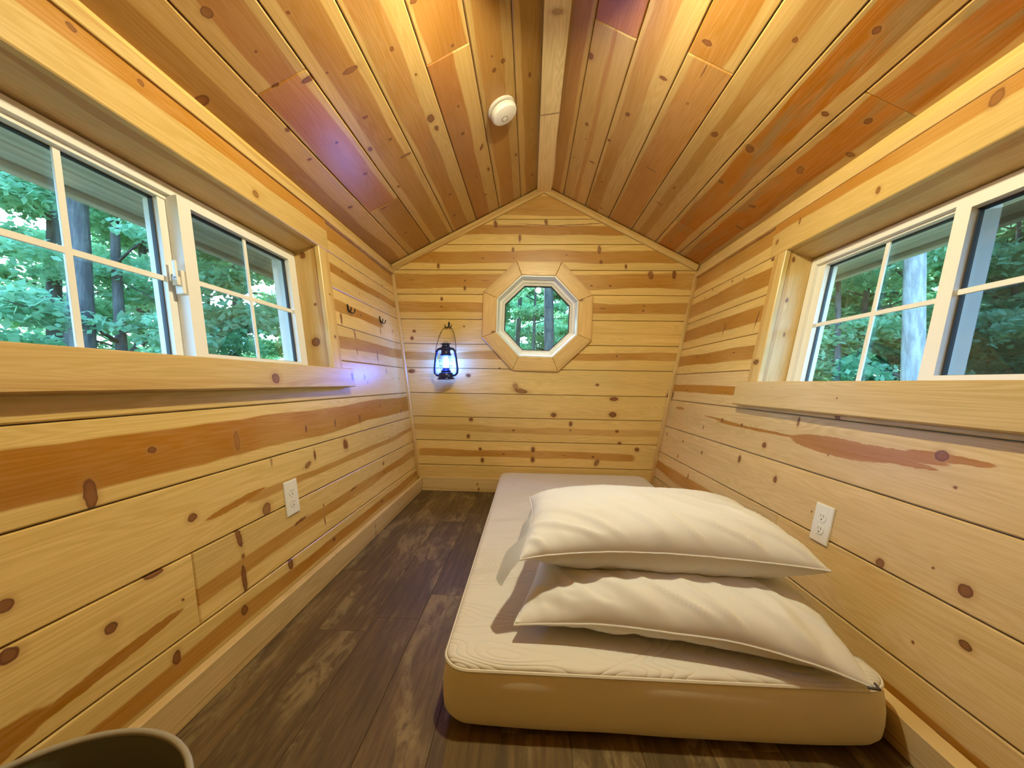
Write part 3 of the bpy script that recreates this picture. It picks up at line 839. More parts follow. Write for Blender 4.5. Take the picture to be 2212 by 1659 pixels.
# ------------------------------------------------------------------ trim
PT = [pine_mat('pine_trim_%d' % i, (0.02 * i, 0.01, 0.012, -9, 9, 0.35, 0.7), (), pale=(0.60, 0.425, 0.185)) for i in range(3)]
bnd = lambda c, h, s=0.6: (c, 0, h, -9, 9, s, 0.4)


def world_board(name, p0, p1, wvec, tvec, mat, parent=None, kind=None, bevel=0.002):
    """A straight stick from p0 to p1, width vector wvec, thickness vector tvec."""
    p0, p1, wvec, tvec = Vector(p0), Vector(p1), Vector(wvec), Vector(tvec)
    L = (p1 - p0).length
    fr = Fr(p0, p1 - p0, wvec, tvec)
    return board(name, fr, rect(0, L, 0, wvec.length), 0, tvec.length, mat, parent, kind, bevel)


tcount = [0]


def trim(*a, **k):
    tcount[0] += 1
    return world_board('trim_%d' % tcount[0], *a, kind='structure', **k)


# ridge board
trim((RX - 0.049, Y0, 2.168), (RX - 0.049, D - 0.001, 2.168), (0.098, 0, 0), (0, 0, -0.016), pine_mat('pine_ridge', None, [(0.9, 0.05, 0.004, 0.05, 0.2, 0.5), (2.9, 0.05, 0.004, 0.05, 0.2, 0.6), (2.35, 0.05, 0.012, 0.02, 0, 0.4)], pale=(0.78, 0.60, 0.32)))
# eave strips on both side walls
zL = 1.600
trim(F_L.P(Y0, zL - 0.022, 0.0005), F_L.P(D - 0.001, zL - 0.022, 0.0005), F_L.V * 0.042, F_L.N * 0.020, PT[1])
trim(F_R.P(Y0, zL - 0.026, 0.0005), F_R.P(D - 0.001, zL - 0.026, 0.0005), F_R.V * 0.042, F_R.N * 0.020, PT[2])
# gable strips under the slopes
trim(F_B.P(RX, RZ - 0.006, 0.0005), F_B.P(AL - BL * 1.6, RZ - 0.006 - RS * (RX - (AL - BL * 1.6)), 0.0005), Vector((RS, 0, -1)).normalized() * 0.045, (0, -0.019, 0), PT[1])
trim(F_B.P(RX, RZ - 0.006, 0.0005), F_B.P(AR + BR * 1.6, RZ - 0.006 - RS * ((AR + BR * 1.6) - RX), 0.0005), Vector((-RS, 0, -1)).normalized() * 0.045, (0, -0.019, 0), PT[0])
# corner strips
trim(F_L.P(D - 0.0005, 0.10, 0.001), F_L.P(D - 0.0005, 1.585, 0.001), (0, -0.020, 0), F_L.N * 0.020, PT[2], bevel=0.006)
trim(F_R.P(D - 0.0005, 0.10, 0.001), F_R.P(D - 0.0005, 1.585, 0.001), (0, -0.020, 0), F_R.N * 0.022, PT[1], bevel=0.006)

# baseboards (vertical boards standing on the floor)
bb_knots = [(0.40, 0.055, 0.006, 0.008, 0, 0.7), (0.41, 0.018, 0.006, 0.012, 0, 0.7), (0.75, 0.06, 0.004, 0.004, 0, 0.7), (1.6, 0.05, 0.004, 0.004, 0, 0.7)]
M_BB = pine_mat('pine_baseboard', (0.02, 0, 0.005, -9, 9, 0.3, 0.5), bb_knots, pale=(0.66, 0.49, 0.25))
base_l = bpy.data.objects.new('baseboard_left', None)
base_r = bpy.data.objects.new('baseboard_right', None)
base_b = bpy.data.objects.new('baseboard_back', None)
for o in (base_l, base_r, base_b):
    link(o, None, 'structure')
for a, b_ in ((Y0, 1.545), (1.547, D)):
    world_board('pine_board', (AL + 0.0015, a, 0.001), (AL + 0.0015, b_, 0.001), (0, 0, 0.092), (0.022, 0, 0), M_BB, base_l)
world_board('pine_board', (AR - 0.0015, Y0, 0.001), (AR - 0.0015, D, 0.001), (0, 0, 0.080), (-0.040, 0, 0), M_BB, base_r)
world_board('pine_board', (AL + 0.024, D - 0.0005, 0.001), (AR - 0.042, D - 0.0005, 0.001), (0, 0, 0.098), (0, -0.016, 0), M_BB, base_b)

# ------------------------------------------------------------------ sliding windows
def slider(idx, fr, key, fixed, sash, sash_front, fr_rng, fix_glass, sash_glass, header, sill, casing, hk, sk):
    root = bpy.data.objects.new('window_%d' % idx, None)
    root.location = fr.P((fr_rng[0] + fr_rng[1]) / 2, fr_rng[2], -0.1)
    link(root, None, 'structure')
    inv = Matrix.Translation(-root.location)

    def par(o):
        o.data.transform(inv)
        o.parent = root
        return o
    w0, w1, h0, h1 = OPEN[key]
    # white outer frame
    bm = bmesh.new()
    add_ring_frame(bm, fr, fr_rng[0], fr_rng[1], fr_rng[2], fr_rng[3], 0.030, -0.160, -0.098, 0.012)
    # stepped inner part of the frame, closing up to the glass
    i0, i1, j0, j1 = fr_rng[0] + 0.030, fr_rng[1] - 0.030, fr_rng[2] + 0.006, fr_rng[3] - 0.030
    k0, k1 = min(fix_glass[0], sash_glass[0] - 0.005), max(fix_glass[1], sash_glass[1] + 0.010)
    tz = max(fix_glass[3], sash_glass[3])
    add_fbox(bm, fr, i0, i1, j0, fix_glass[2], -0.160, -0.112)
    add_fbox(bm, fr, i0, i1, min(tz, j1 - 0.004), j1, -0.160, -0.112)
    add_fbox(bm, fr, i0, k0, fix_glass[2], tz, -0.160, -0.112)
    add_fbox(bm, fr, k1, i1, fix_glass[2], tz, -0.160, -0.112)
    m0 = fix_glass[1] if fix_glass[1] < sash_glass[1] else fix_glass[0] - 0.030
    add_fbox(bm, fr, m0, m0 + 0.030, fix_glass[2], tz, -0.160, -0.116)
    par(bm_obj('outer_frame', bm, M_VINYL))
    # fixed light
    g0, g1, a0, a1 = fix_glass
    bm = bmesh.new()
    add_ring_frame(bm, fr, g0 - 0.004, g1 + 0.004, a0 - 0.004, a1 + 0.004, 0.007, -0.142, -0.130)
    par(bm_obj('gasket', bm, M_GASKET))
    par(fbox('glass_pane', fr, (g0, g1, a0, a1, -0.136, -0.133), M_GLASS, bevel=0))
    um, vm = (g0 + g1) / 2, (a0 + a1) / 2
    par(fbox('muntin', fr, (um - 0.008, um + 0.008, a0, a1, -0.130, -0.124), M_VINYL, bevel=0.001))
    par(fbox('muntin', fr, (g0, g1, vm - 0.008, vm + 0.008, -0.1305, -0.1245), M_VINYL, bevel=0.001))
    # sliding sash
    s0, s1, t0, t1 = sash
    bm = bmesh.new()
    g0, g1, a0, a1 = sash_glass
    nf = sash_front
    add_fbox(bm, fr, s0, s1, t0, a0, nf - 0.036, nf)
    add_fbox(bm, fr, s0, s1, a1, t1, nf - 0.036, nf)
    add_fbox(bm, fr, s0, g0, a0, a1, nf - 0.036, nf)
    add_fbox(bm, fr, g1, s1, a0, a1, nf - 0.036, nf)
    sa = par(bm_obj('sash', bm, M_VINYL))

    def sub(o):
        o.data.transform(inv)
        o.parent = sa
        return o
    bm = bmesh.new()
    add_ring_frame(bm, fr, g0 - 0.001, g1 + 0.001, a0 - 0.001, a1 + 0.001, 0.006, nf - 0.030, nf - 0.018)
    sub(bm_obj('gasket', bm, M_GASKET))
    sub(fbox('glass_pane', fr, (g0, g1, a0, a1, nf - 0.024, nf - 0.021), M_GLASS, bevel=0))
    um, vm = (g0 + g1) / 2, (a0 + a1) / 2
    sub(fbox('muntin', fr, (um - 0.007, um + 0.007, a0, a1, nf - 0.019, nf - 0.013), M_VINYL, bevel=0.001))
    sub(fbox('muntin', fr, (g0, g1, vm - 0.008, vm + 0.008, nf - 0.0195, nf - 0.0135), M_VINYL, bevel=0.001))
    # insect screen outside the sliding half
    par(fbox('insect_screen', fr, (g0 - 0.02, g1 + 0.02, a0 - 0.02, a1 + 0.02, -0.159, -0.158), M_SCREEN[idx], bevel=0))
    # wooden lining of the opening
    ML = pine_mat('pine_jamb_%d' % idx, (0.0, 0, 0.02, -9, 9, 0.5, 0.6), hk[1], pale=(0.60, 0.42, 0.19))
    for nm, u0, u1 in (('jamb_board', w0 - 0.018, w0), ('jamb_board', w1, w1 + 0.018)):
        f2 = Fr(fr.P(0, 0, 0), fr.V, fr.N, fr.U if u0 > 1 else -fr.U)
        par(board(nm, Fr(fr.P(0, 0, 0), fr.V, fr.N, fr.U), rect(h0 - 0.01, h1 + 0.004, -0.1605, 0.0), u0, u1, ML, bevel=0.001))
    # head lining slopes a little down to the frame
    hv = (fr.P(0, fr_rng[3], -0.16) - fr.P(0, h1 + 0.002, 0.001))
    hp = fr.P(0, h1 + 0.002, 0.001)
    up_ = fr.U.cross(hv).normalized()
    if up_.z < 0:
        up_ = -up_
    par(board('head_lining', Fr(hp, fr.U, hv, up_), rect(w0 - 0.002, w1 + 0.002, 0, hv.length), 0.0, 0.016, ML, bevel=0))
    par(board('sill_lining', Fr(fr.P(0, h0, 0), fr.U, fr.N, fr.V), rect(w0 - 0.002, w1 + 0.002, -0.1605, 0.001), -0.018, 0.0, ML, bevel=0))
    # casing boards on the wall
    MH = pine_mat('pine_header_%d' % idx, hk[0][0], hk[0][1], pale=(0.58, 0.405, 0.165), heart=(0.45, 0.22, 0.06))
    par(board('header_board', fr, rect(*header), 0.0005, 0.021, MH))
    MS = pine_mat('pine_sill_%d' % idx, sk[0], sk[1], pale=(0.61, 0.435, 0.20))
    par(board('sill_board', fr, rect(*sill), 0.0005, 0.042, MS))
    MC = pine_mat('pine_casing_%d' % idx, (casing[1] - 0.01, 0, 0.02, -9, 9, 0.4, 0.4), casing[2], pale=(0.66, 0.47, 0.20))
    par(board('side_casing', fr, rect(casing[0], casing[1], sill[3] + 0.0005, header[2] - 0.0005), 0.0005, 0.021, MC, swap=True))
    par(board('side_casing', fr, rect(w0 - 0.09, w0 + 0.002, sill[3] + 0.0005, header[2] - 0.0005), 0.0005, 0.021, MC, swap=True))
    return root, par, sub


win1, par1, sub1 = slider(1, F_L, 'L', None, (1.128, 1.718, 0.858, 1.362), -0.078, (0.565, 1.752, 0.852, 1.394), (0.627, 1.103, 0.868, 1.352), (1.174, 1.668, 0.886, 1.338),
              (0.40, 1.850, 1.416, 1.570), (0.36, 1.905, 0.762, 0.850), (1.752, 1.838, [(1.20, 1.80, 0.004, 0.006, 0, 1), (1.0, 1.80, 0.008, 0.008, 0, 1)]),
              (((1.545, 0.0, 0.032, -9, 9, 0.95, 0.35), [(0.95, 1.545, 0.009, 0.008, 0, 0.8), (1.35, 1.455, 0.014, 0.012, 0, 0.7), (0.80, 1.55, 0.010, 0.008, 0, 0.9)]),
               [(0.98, -0.05, 0.020, 0.020, 0, 1), (1.38, -0.06, 0.015, 0.012, 0, 1), (1.15, -0.03, 0.006, 0.006, 0, 1)]),
              ((0.79, 0, 0.010, -9, 9, 0.25, 0.8), [(1.30, 0.795, 0.020, 0.017, 0, 0.9), (1.88, 0.81, 0.010, 0.018, 0, 1)]))
win2, par2, sub2 = slider(2, F_R, 'R', None, (0.59, 1.160, 0.826, 1.352), -0.072, (0.565, 1.772, 0.824, 1.392), (1.158, 1.702, 0.842, 1.354), (0.64, 1.118, 0.860, 1.325),
              (0.40, 1.900, 1.414, 1.572), (0.36, 1.905, 0.715, 0.822), (1.772, 1.855, [(0.915, 1.815, 0.012, 0.020, 0, 1)]),
              (((1.548, 0.0, 0.030, -9, 9, 0.95, 0.4), [(1.02, 1.535, 0.018, 0.02, 0, 0.7), (1.33, 1.458, 0.010, 0.012, 0, 0.8), (1.72, 1.52, 0.006, 0.014, 0, 0.8), (1.86, 1.48, 0.01, 0.012, 0, 0.7)]),
               [(1.2, -0.03, 0.010, 0.005, 0, 1), (1.05, -0.05, 0.008, 0.004, 0, 1), (1.38, -0.02, 0.012, 0.006, 0, 1)]),
              (None, [(1.28, 0.765, 0.003, 0.003, 0, 1)]))
# cam lock on the near stile of the left sash
bm = bmesh.new()
add_fbox(bm, F_L, 1.116, 1.128, 1.062, 1.132, -0.106, -0.082)
add_fbox(bm, F_L, 1.104, 1.116, 1.086, 1.112, -0.102, -0.086)
add_fbox(bm, F_L, 1.104, 1.112, 1.105, 1.160, -0.098, -0.088)
bmesh.ops.bevel(bm, geom=list(bm.edges), offset=0.002, segments=2, affect='EDGES', profile=0.5)
par1(bm_obj('sash_lock', bm, M_VINYL))

# ------------------------------------------------------------------ octagon window
win3 = bpy.data.objects.new('window_3', None)
win3.location = (OC[0], D, OC[1] - 0.39)
link(win3, None, 'structure')
inv3 = Matrix.Translation(-Vector(win3.location))
ROT = math.radians(-1.2)
MO = [pine_mat('pine_octagon_%d' % i, (0.0, 0, 0.02, -9, 9, 0.25, 0.5), ([(0.29, 0.085, 0.012, 0.014, 0, 0.9)] if i == 1 else []), pale=(0.66, 0.45, 0.19)) for i in range(4)]
oo, oi = octa((0, 0), 0.392, ROT), octa((0, 0), 0.292, ROT)
for k in range(8):
    j = (k + 1) % 8
    A, B = Vector((*oo[k], 0)), Vector((*oo[j], 0))
    U = (B - A).normalized()
    V = Vector((-U.y, U.x, 0))
    pts = [oo[k], oo[j], oi[j], oi[k]]
    loc = [((Vector((*p, 0)) - A).dot(U), (Vector((*p, 0)) - A).dot(V)) for p in pts]
    # small open mitre
    loc = [(loc[0][0] + 0.0008, loc[0][1]), (loc[1][0] - 0.0008, loc[1][1]), (loc[2][0] - 0.0008, loc[2][1]), (loc[3][0] + 0.0008, loc[3][1])]
    fr = Fr(F_B.P(OC[0] + A.x, OC[1] + A.y, 0.0), F_B.U * U.x + F_B.V * U.y, F_B.U * V.x + F_B.V * V.y, F_B.N)
    o = board('casing_board', fr, loc, 0.0005, 0.021, MO[(k * 3) % 4], bevel=0.0025)
    o.data.transform(inv3)
    o.parent = win3


def oct_rings(name, rings, mat, sharp=True):
    """rings: list of (apothem, n) swept around the octagon"""
    bm = bmesh.new()
    R = []
    for ap, n in rings:
        R.append([bm.verts.new(F_B.P(OC[0] + x, OC[1] + y, n)) for x, y in octa((0, 0), ap, ROT)])
    for A, B in zip(R, R[1:] + R[:1]):
        for k in range(8):
            bm.faces.new((A[k], A[(k + 1) % 8], B[(k + 1) % 8], B[k]))
    o = bm_obj(name, bm, mat)
    o.data.transform(inv3)
    o.parent = win3
    return o


oct_rings('outer_frame', [(0.2915, 0.012), (0.2915, -0.11), (0.238, -0.11), (0.238, -0.072), (0.252, -0.066), (0.255, -0.052), (0.272, -0.048), (0.276, -0.012), (0.283, 0.012)], M_VINYL)
oct_rings('gasket', [(0.2378, -0.082), (0.2378, -0.104), (0.232, -0.104), (0.232, -0.082)], M_GASKET)
bm = bmesh.new()
A = [bm.verts.new(F_B.P(OC[0] + x, OC[1] + y, -0.090)) for x, y in octa((0, 0), 0.2365, ROT)]
B = [bm.verts.new(F_B.P(OC[0] + x, OC[1] + y, -0.093)) for x, y in octa((0, 0), 0.2365, ROT)]
bm.faces.new(A)
bm.faces.new(B[::-1])
for k in range(8):
    bm.faces.new((A[k], B[k], B[(k + 1) % 8], A[(k + 1) % 8]))
o = bm_obj('glass_pane', bm, M_GLASS)
o.data.transform(inv3)
o.parent = win3

# ------------------------------------------------------------------ roof with overhanging eaves
bm = bmesh.new()
for fr in (F_CL, F_CR):
    add_fbox(bm, fr, Y0 - 0.5, D + 0.42, 0.0, 1.82, -0.15, -0.092)
roof = bm_obj('roof', bm, M_ROOFING, None, 'structure')


def soffit_mat(i):
    m, nt, b, o = new_mat('grey_soffit_%d' % i)
    uv = N_(nt, 'ShaderNodeUVMap').outputs[0]
    mp = N_(nt, 'ShaderNodeMapping')
    mp.inputs['Scale'].default_value = (2.0, 60.0, 1.0)
    mp.inputs['Location'].default_value = (i * 3.3, i * 1.7, 0)
    nt.links.new(uv, mp.inputs['Vector'])
    f = nz(nt, mp.outputs[0], 1.0, 4.0, 0.6)
    nt.links.new(mixc(nt, sstep(nt, f, 0.3, 0.7), (0.52, 0.53, 0.46), (0.76, 0.77, 0.69)), b.inputs['Base Color'])
    b.inputs['Roughness'].default_value = 0.8
    return m


SOF = [soffit_mat(i) for i in range(3)]
for fr, s0 in ((F_CL, 1.30), (F_CR, 1.30)):
    s = s0 - 0.045
    k = 0
    while s < 1.80:
        s1 = min(s + 0.068, 1.80)
        if s1 - s > 0.02:
            board('soffit_board', fr, rect(Y0 - 0.5, D + 0.42, s + 0.001, s1 - 0.001), -0.045, -0.03 - 0.006 * (k % 2), SOF[k % 3], roof, bevel=0.005)
        s = s1
        k += 1
    board('fascia_board', fr, rect(Y0 - 0.5, D + 0.42, 1.80, 1.82), -0.15, -0.012, SOF[0], roof, bevel=0.002)
# ------------------------------------------------------------------ lamp hanging from the ridge, just above the picture
def emit_mat(name, col, strength):
    m = bpy.data.materials.new(name)
    m.use_nodes = True
    nt = m.node_tree
    nt.nodes.clear()
    o = N_(nt, 'ShaderNodeOutputMaterial')
    e = N_(nt, 'ShaderNodeEmission')
    e.inputs[0].default_value = (*col, 1)
    e.inputs[1].default_value = strength
    nt.links.new(e.outputs[0], o.inputs[0])
    return m


LAMP_AT = Vector((RX + 0.005, 1.05, 1.925))
lamp = thing('pendant_lamp', 'pendant lamp under the ridge board, with a small black shade added to keep its light off the ceiling', 'lamp', LAMP_AT)
lathe('ceiling_canopy', [(0, 0.2365), (0.045, 0.2365), (0.045, 0.226), (0.02, 0.215), (0, 0.213)], M_VINYL, lamp)
tube('rod', [(0, 0, 0.215), (0, 0, 0.075)], 0.006, M_BLACK, lamp)
lathe('shade', [(0.020, 0.070), (0.045, 0.060), (0.078, 0.033), (0.092, 0.008), (0.090, 0.008), (0.076, 0.030), (0.044, 0.057), (0.020, 0.067)], M_BLACK, lamp)  # added out of view; its rim cuts the bulb's upward light on the ceiling
lathe('socket', [(0, 0.078), (0.017, 0.074), (0.019, 0.045), (0.016, 0.030), (0, 0.030)], M_BLACK, lamp)
lathe('bulb', [(0, 0.030), (0.013, 0.029), (0.018, 0.018), (0.030, 0.004), (0.034, -0.010), (0.030, -0.026), (0.017, -0.037), (0, -0.041)], emit_mat('warm_bulb', LAMP_COLOR, LAMP_STRENGTH), lamp, 24)

# ------------------------------------------------------------------ mattress
def fabric(name, col, scale, strength, quilt=False):
    m, nt, b, o = new_mat(name)
    tc = N_(nt, 'ShaderNodeTexCoord').outputs['Object']
    b.inputs['Base Color'].default_value = (*col, 1)
    b.inputs['Roughness'].default_value = 0.85
    b.inputs['Specular IOR Level'].default_value = 0.2
    b.inputs['Sheen Weight'].default_value = 0.15
    f = nz(nt, tc, scale, 3.0)
    h = mth(nt, 'MULTIPLY', f, 0.15)
    if quilt:
        mp = N_(nt, 'ShaderNodeMapping')
        mp.inputs['Scale'].default_value = (2.2, 5.5, 1.0)
        nt.links.new(tc, mp.inputs['Vector'])
        wv = nz(nt, mp.outputs[0], 1.0, 1.0, 0.4, 0.6)
        ln = mth(nt, 'ABSOLUTE', mth(nt, 'SINE', mth(nt, 'MULTIPLY', wv, 75.0)))
        h = mth(nt, 'ADD', h, mth(nt, 'POWER', ln, 0.6))
    bn = N_(nt, 'ShaderNodeBump')
    bn.inputs['Strength'].default_value = strength
    bn.inputs['Distance'].default_value = 0.003
    nt.links.new(h, bn.inputs['Height'])
    nt.links.new(bn.outputs[0], b.inputs['Normal'])
    return m


M_TICK = fabric('mattress_side_knit', (0.82, 0.77, 0.66), 160.0, 0.25)
M_QUILT = fabric('mattress_quilting', (0.70, 0.66, 0.60), 160.0, 0.65, True)
M_CORD = fabric('mattress_cord', (0.76, 0.72, 0.64), 200.0, 0.2)
M_COTTON = fabric('white_cotton', (0.75, 0.735, 0.71), 260.0, 0.18)

MX0, MX1, MY0, MY1, MH = -0.196, 0.803, 0.868, 2.795, 0.158
mat_root = thing('mattress', 'bare white twin mattress lying on the floor against the right wall', 'mattress', ((MX0 + MX1) / 2, (MY0 + MY1) / 2, 0.0))
HX, HY = (MX1 - MX0) / 2, (MY1 - MY0) / 2


def plan_ring(inset, z, rad=0.065, seg=10, ne=26):
    hx, hy = HX - inset, HY - inset
    r = max(0.008, rad - inset * 0.6)
    pts = []
    cs_ = [(hx - r, -hy + r, -90), (hx - r, hy - r, 0), (-hx + r, hy - r, 90), (-hx + r, -hy + r, 180)]
    for ci_, (cx, cy, a0) in enumerate(cs_):
        for k in range(seg + 1):
            a = math.radians(a0 + 90 * k / seg)
            pts.append(Vector((cx + r * math.cos(a), cy + r * math.sin(a), z)))
        nx = cs_[(ci_ + 1) % 4]
        a = math.radians(a0 + 90)
        p = pts[-1]
        q = Vector((nx[0] + r * math.cos(math.radians(nx[2])), nx[1] + r * math.sin(math.radians(nx[2])), z))
        for k in range(1, ne):
            pts.append(p.lerp(q, k / ne))
    return pts


def wob(p, amp):
    return amp * mnoise.noise(Vector((p.x * 5.0, p.y * 5.0, p.z * 9.0)))


def ring_mesh(name, rings, mat, parent, cap_end=False):
    bm = bmesh.new()
    R = [[bm.verts.new(p) for p in r] for r in rings]
    n = len(R[0])
    for A, B in zip(R, R[1:]):
        for k in range(n):
            j = (k + 1) % n
            bm.faces.new((A[k], A[j], B[j], B[k]))
    if cap_end:
        bm.faces.new(R[-1])
    return bm_obj(name, bm, mat, parent, smooth=True)


side_prof = [(0.10, 0.001), (0.05, 0.001), (0.026, 0.006), (0.012, 0.018), (0.004, 0.036), (0.000, 0.060), (-0.001, 0.085), (0.001, 0.110), (0.004, 0.128), (0.006, 0.139), (0.010, 0.143)]
rings = []
for ins, z in side_prof:
    r = plan_ring(ins, z)
    for p in r:
        w = wob(p, 0.006) if 0.01 < z < 0.13 else 0.0
        d2 = Vector((p.x / HX, p.y / HY, 0)).normalized()
        p += d2 * w
        if z < 0.03:
            # the lower edge lifts a little towards the corners of the foot end
            k = max(0.0, -p.y / HY) ** 6 * (abs(p.x) / HX) ** 6
            p.z += 0.012 * k
    rings.append(r)
ring_mesh('side_cover', rings, M_TICK, mat_root)
rings = [plan_ring(0.010, 0.143), plan_ring(0.008, 0.148), plan_ring(0.012, 0.1535), plan_ring(0.024, 0.1565)]
for ins in (0.045, 0.08, 0.13, 0.19, 0.25, 0.31, 0.37, 0.42, 0.46, 0.485):
    rr = plan_ring(ins, 0.1575)
    for p in rr:
        p.z += 0.003 * mnoise.noise(Vector((p.x * 4, p.y * 4, 1.7)))
    rings.append(rr)
ring_mesh('quilted_top', rings, M_QUILT, mat_root, True)
tube('piping', [p + Vector((0, 0, 0.0)) for p in plan_ring(0.0075, 0.1445)], 0.0042, M_CORD, mat_root, 6, closed=True)


# ------------------------------------------------------------------ pillows
class Pillow:
    def __init__(s, c, rot, a, b, top, bot, seam, corner, seed):
        s.c, s.rot, s.a, s.b, s.top, s.bot, s.seam, s.corner, s.seed = c, rot, a, b, top, bot, seam, corner, seed

    def xy(s, u, v):
        # pulled-in edges, pointed corners
        x = s.a * u * (1 - 0.055 * (1 - v * v) * abs(u) ** 2)
        y = s.b * v * (1 - (0.13 if v < 0 else 0.085) * (1 - u * u) * abs(v) ** 2)
        return x, y

    def bulge(s, u, v):
        return max(0.0, (1 - abs(u) ** 3.4)) ** 0.52 * max(0.0, (1 - abs(v) ** 2.6)) ** 0.50

    def seam_z(s, u, v):
        k = (abs(u) ** 3) * (abs(v) ** 3)
        return s.seam * (1 - k) + s.corner[(u > 0) + 2 * (v > 0)] * k

    def wrinkle(s, u, v, extra=0.0):
        sd = s.seed + extra
        e = max(abs(v) ** 3, abs(u) ** 5)
        fade = min(1.0, max(0.0, (1.02 - max(abs(u), abs(v))) * 9))
        w1 = mnoise.noise(Vector((u * 7.0 + v * 2.4 + sd, v * 1.2, sd * 2.0)))
        w2 = mnoise.noise(Vector((u * 20.0 - v * 4.0, v * 2.0 + sd, sd)))
        w3 = mnoise.noise(Vector((u * 2.2, v * 2.2, sd * 5.0)))
        w4 = mnoise.noise(Vector((u * 3.6 + v * 3.4 + sd * 3, (v - u) * 0.9, sd)))
        ridge = 1 - abs(w1) * 2.4
        fold = max(0.0, 1 - abs(w4) * 4.0)
        front = min(1.0, max(0.0, -v + 0.25))
        return 0.008 * w3 + ((0.0045 * ridge + 0.0022 * w2) * (0.05 + 0.95 * e) + 0.009 * fold * (0.15 + front)) * fade

    def world(s, x, y):
        c_, s_ = math.cos(s.rot), math.sin(s.rot)
        return s.c[0] + x * c_ - y * s_, s.c[1] + x * s_ + y * c_

    def top_at(s, wx, wy):
        c_, s_ = math.cos(-s.rot), math.sin(-s.rot)
        dx, dy = wx - s.c[0], wy - s.c[1]
        u, v = (dx * c_ - dy * s_) / s.a, (dx * s_ + dy * c_) / s.b
        if abs(u) >= 1 or abs(v) >= 1:
            return -1.0
        return s.seam_z(u, v) + s.top * s.bulge(u, v) + s.wrinkle(u, v)

    def build(s, name, label, floor_fn, nu=110, nv=76):
        root = thing(name, label, 'pillow', (s.c[0], s.c[1], s.c[2]), (0, 0, s.rot), 'pillows stacked on the mattress')
        bm = bmesh.new()
        # denser towards the edges
        f = lambda t: math.sin(t * math.pi / 2) * 0.6 + t * 0.4
        us = [f(-1 + 2 * i / nu) for i in range(nu + 1)]
        vs = [f(-1 + 2 * i / nv) for i in range(nv + 1)]
        T, B = {}, {}
        for i, u in enumerate(us):
            for j, v in enumerate(vs):
                x, y = s.xy(u, v)
                edge = i in (0, nu) or j in (0, nv)
                z0 = s.seam_z(u, v)
                bu = s.bulge(u, v)
                w = s.wrinkle(u, v)
                wx, wy = s.world(x, y)
                if edge:
                    z = max(z0 + 0.4 * w, floor_fn(wx, wy) + 0.004)
                    T[i, j] = B[i, j] = bm.verts.new((x, y, z - s.c[2]))
                else:
                    fl_ = floor_fn(wx, wy)
                    zb = max(z0 - s.bot * bu + 0.6 * s.wrinkle(u, v, 3.0), fl_ + 0.0015)
                    zt = max(z0 + s.top * bu + w, zb + 0.006)
                    T[i, j] = bm.verts.new((x, y, zt - s.c[2]))
                    B[i, j] = bm.verts.new((x, y, zb - s.c[2]))
        for i in range(nu):
            for j in range(nv):
                bm.faces.new((T[i, j], T[i + 1, j], T[i + 1, j + 1], T[i, j + 1]))
                q = (B[i, j], B[i, j + 1], B[i + 1, j + 1], B[i + 1, j])
                if len(set(q)) == 4 and set(q) != {T[i, j], T[i + 1, j], T[i + 1, j + 1], T[i, j + 1]}:
                    bm.faces.new(q)
        loop = [T[i, 0] for i in range(nu)] + [T[nu, j] for j in range(nv)] + [T[i, nv] for i in range(nu, 0, -1)] + [T[0, j] for j in range(nv, 0, -1)]
        path = [v.co.copy() for v in loop]
        bm_obj('pillow_body', bm, M_COTTON, root, smooth=True)
        tube('seam', path, 0.0026, M_COTTON, root, 6, closed=True)
        s.root = root
        s.edge = path
        return root


def on_mattress(x, y):
    return MH + 0.0035 if (MX0 < x < MX1 and MY0 < y < MY1) else MH - 0.02


low = Pillow((0.385, 1.145, 0.162), math.radians(-9.5), 0.378, 0.250, 0.086, 0.060, 0.214, (0.200, 0.178, 0.20, 0.185), 1.3)
low.build('bed_pillow', 'white pillow lying flat on the mattress, underneath the other pillow', on_mattress)
upp = Pillow((0.365, 1.235, 0.262), math.radians(-2.5), 0.372, 0.245, 0.092, 0.105, 0.360, (0.338, 0.352, 0.358, 0.355), 4.1)
upp.build('bed_pillow', 'white pillow on top of the pile of two', lambda x, y: max(low.top_at(x, y), 0.19))
# loose hem of the upper pillowcase drooping at its left end
bm = bmesh.new()
G = {}
NU, NV = 10, 26
for j in range(NV + 1):
    v = -1.02 + 1.55 * j / NV
    x0, y0 = upp.xy(-1, max(-1, min(1, v)))
    z0 = upp.seam_z(-1, max(-1, min(1, v))) - upp.c[2]
    ln = 0.075 * (1 - 0.75 * max(0, (v + 0.9) / 1.4)) * (1 - 0.3 * max(0, -0.9 - v) / 0.12)
    for i in range(NU + 1):
        k = i / NU
        wv_ = 0.012 * math.sin(v * 9.0 + 1.0) * k
        for side in (0,):
            G[i, j] = bm.verts.new((x0 + 0.004 - ln * k * 0.95, y0 - 0.012 * k + 0.5 * wv_, z0 - 0.052 * k ** 1.5 * (1 - 0.4 * j / NV) + wv_ + 0.0012))
for i in range(NU):
    for j in range(NV):
        bm.faces.new((G[i, j], G[i + 1, j], G[i + 1, j + 1], G[i, j + 1]))
geo = bmesh.ops.solidify(bm, geom=list(bm.faces), thickness=0.003)
bm_obj('pillowcase_hem', bm, M_COTTON, upp.root, smooth=True)
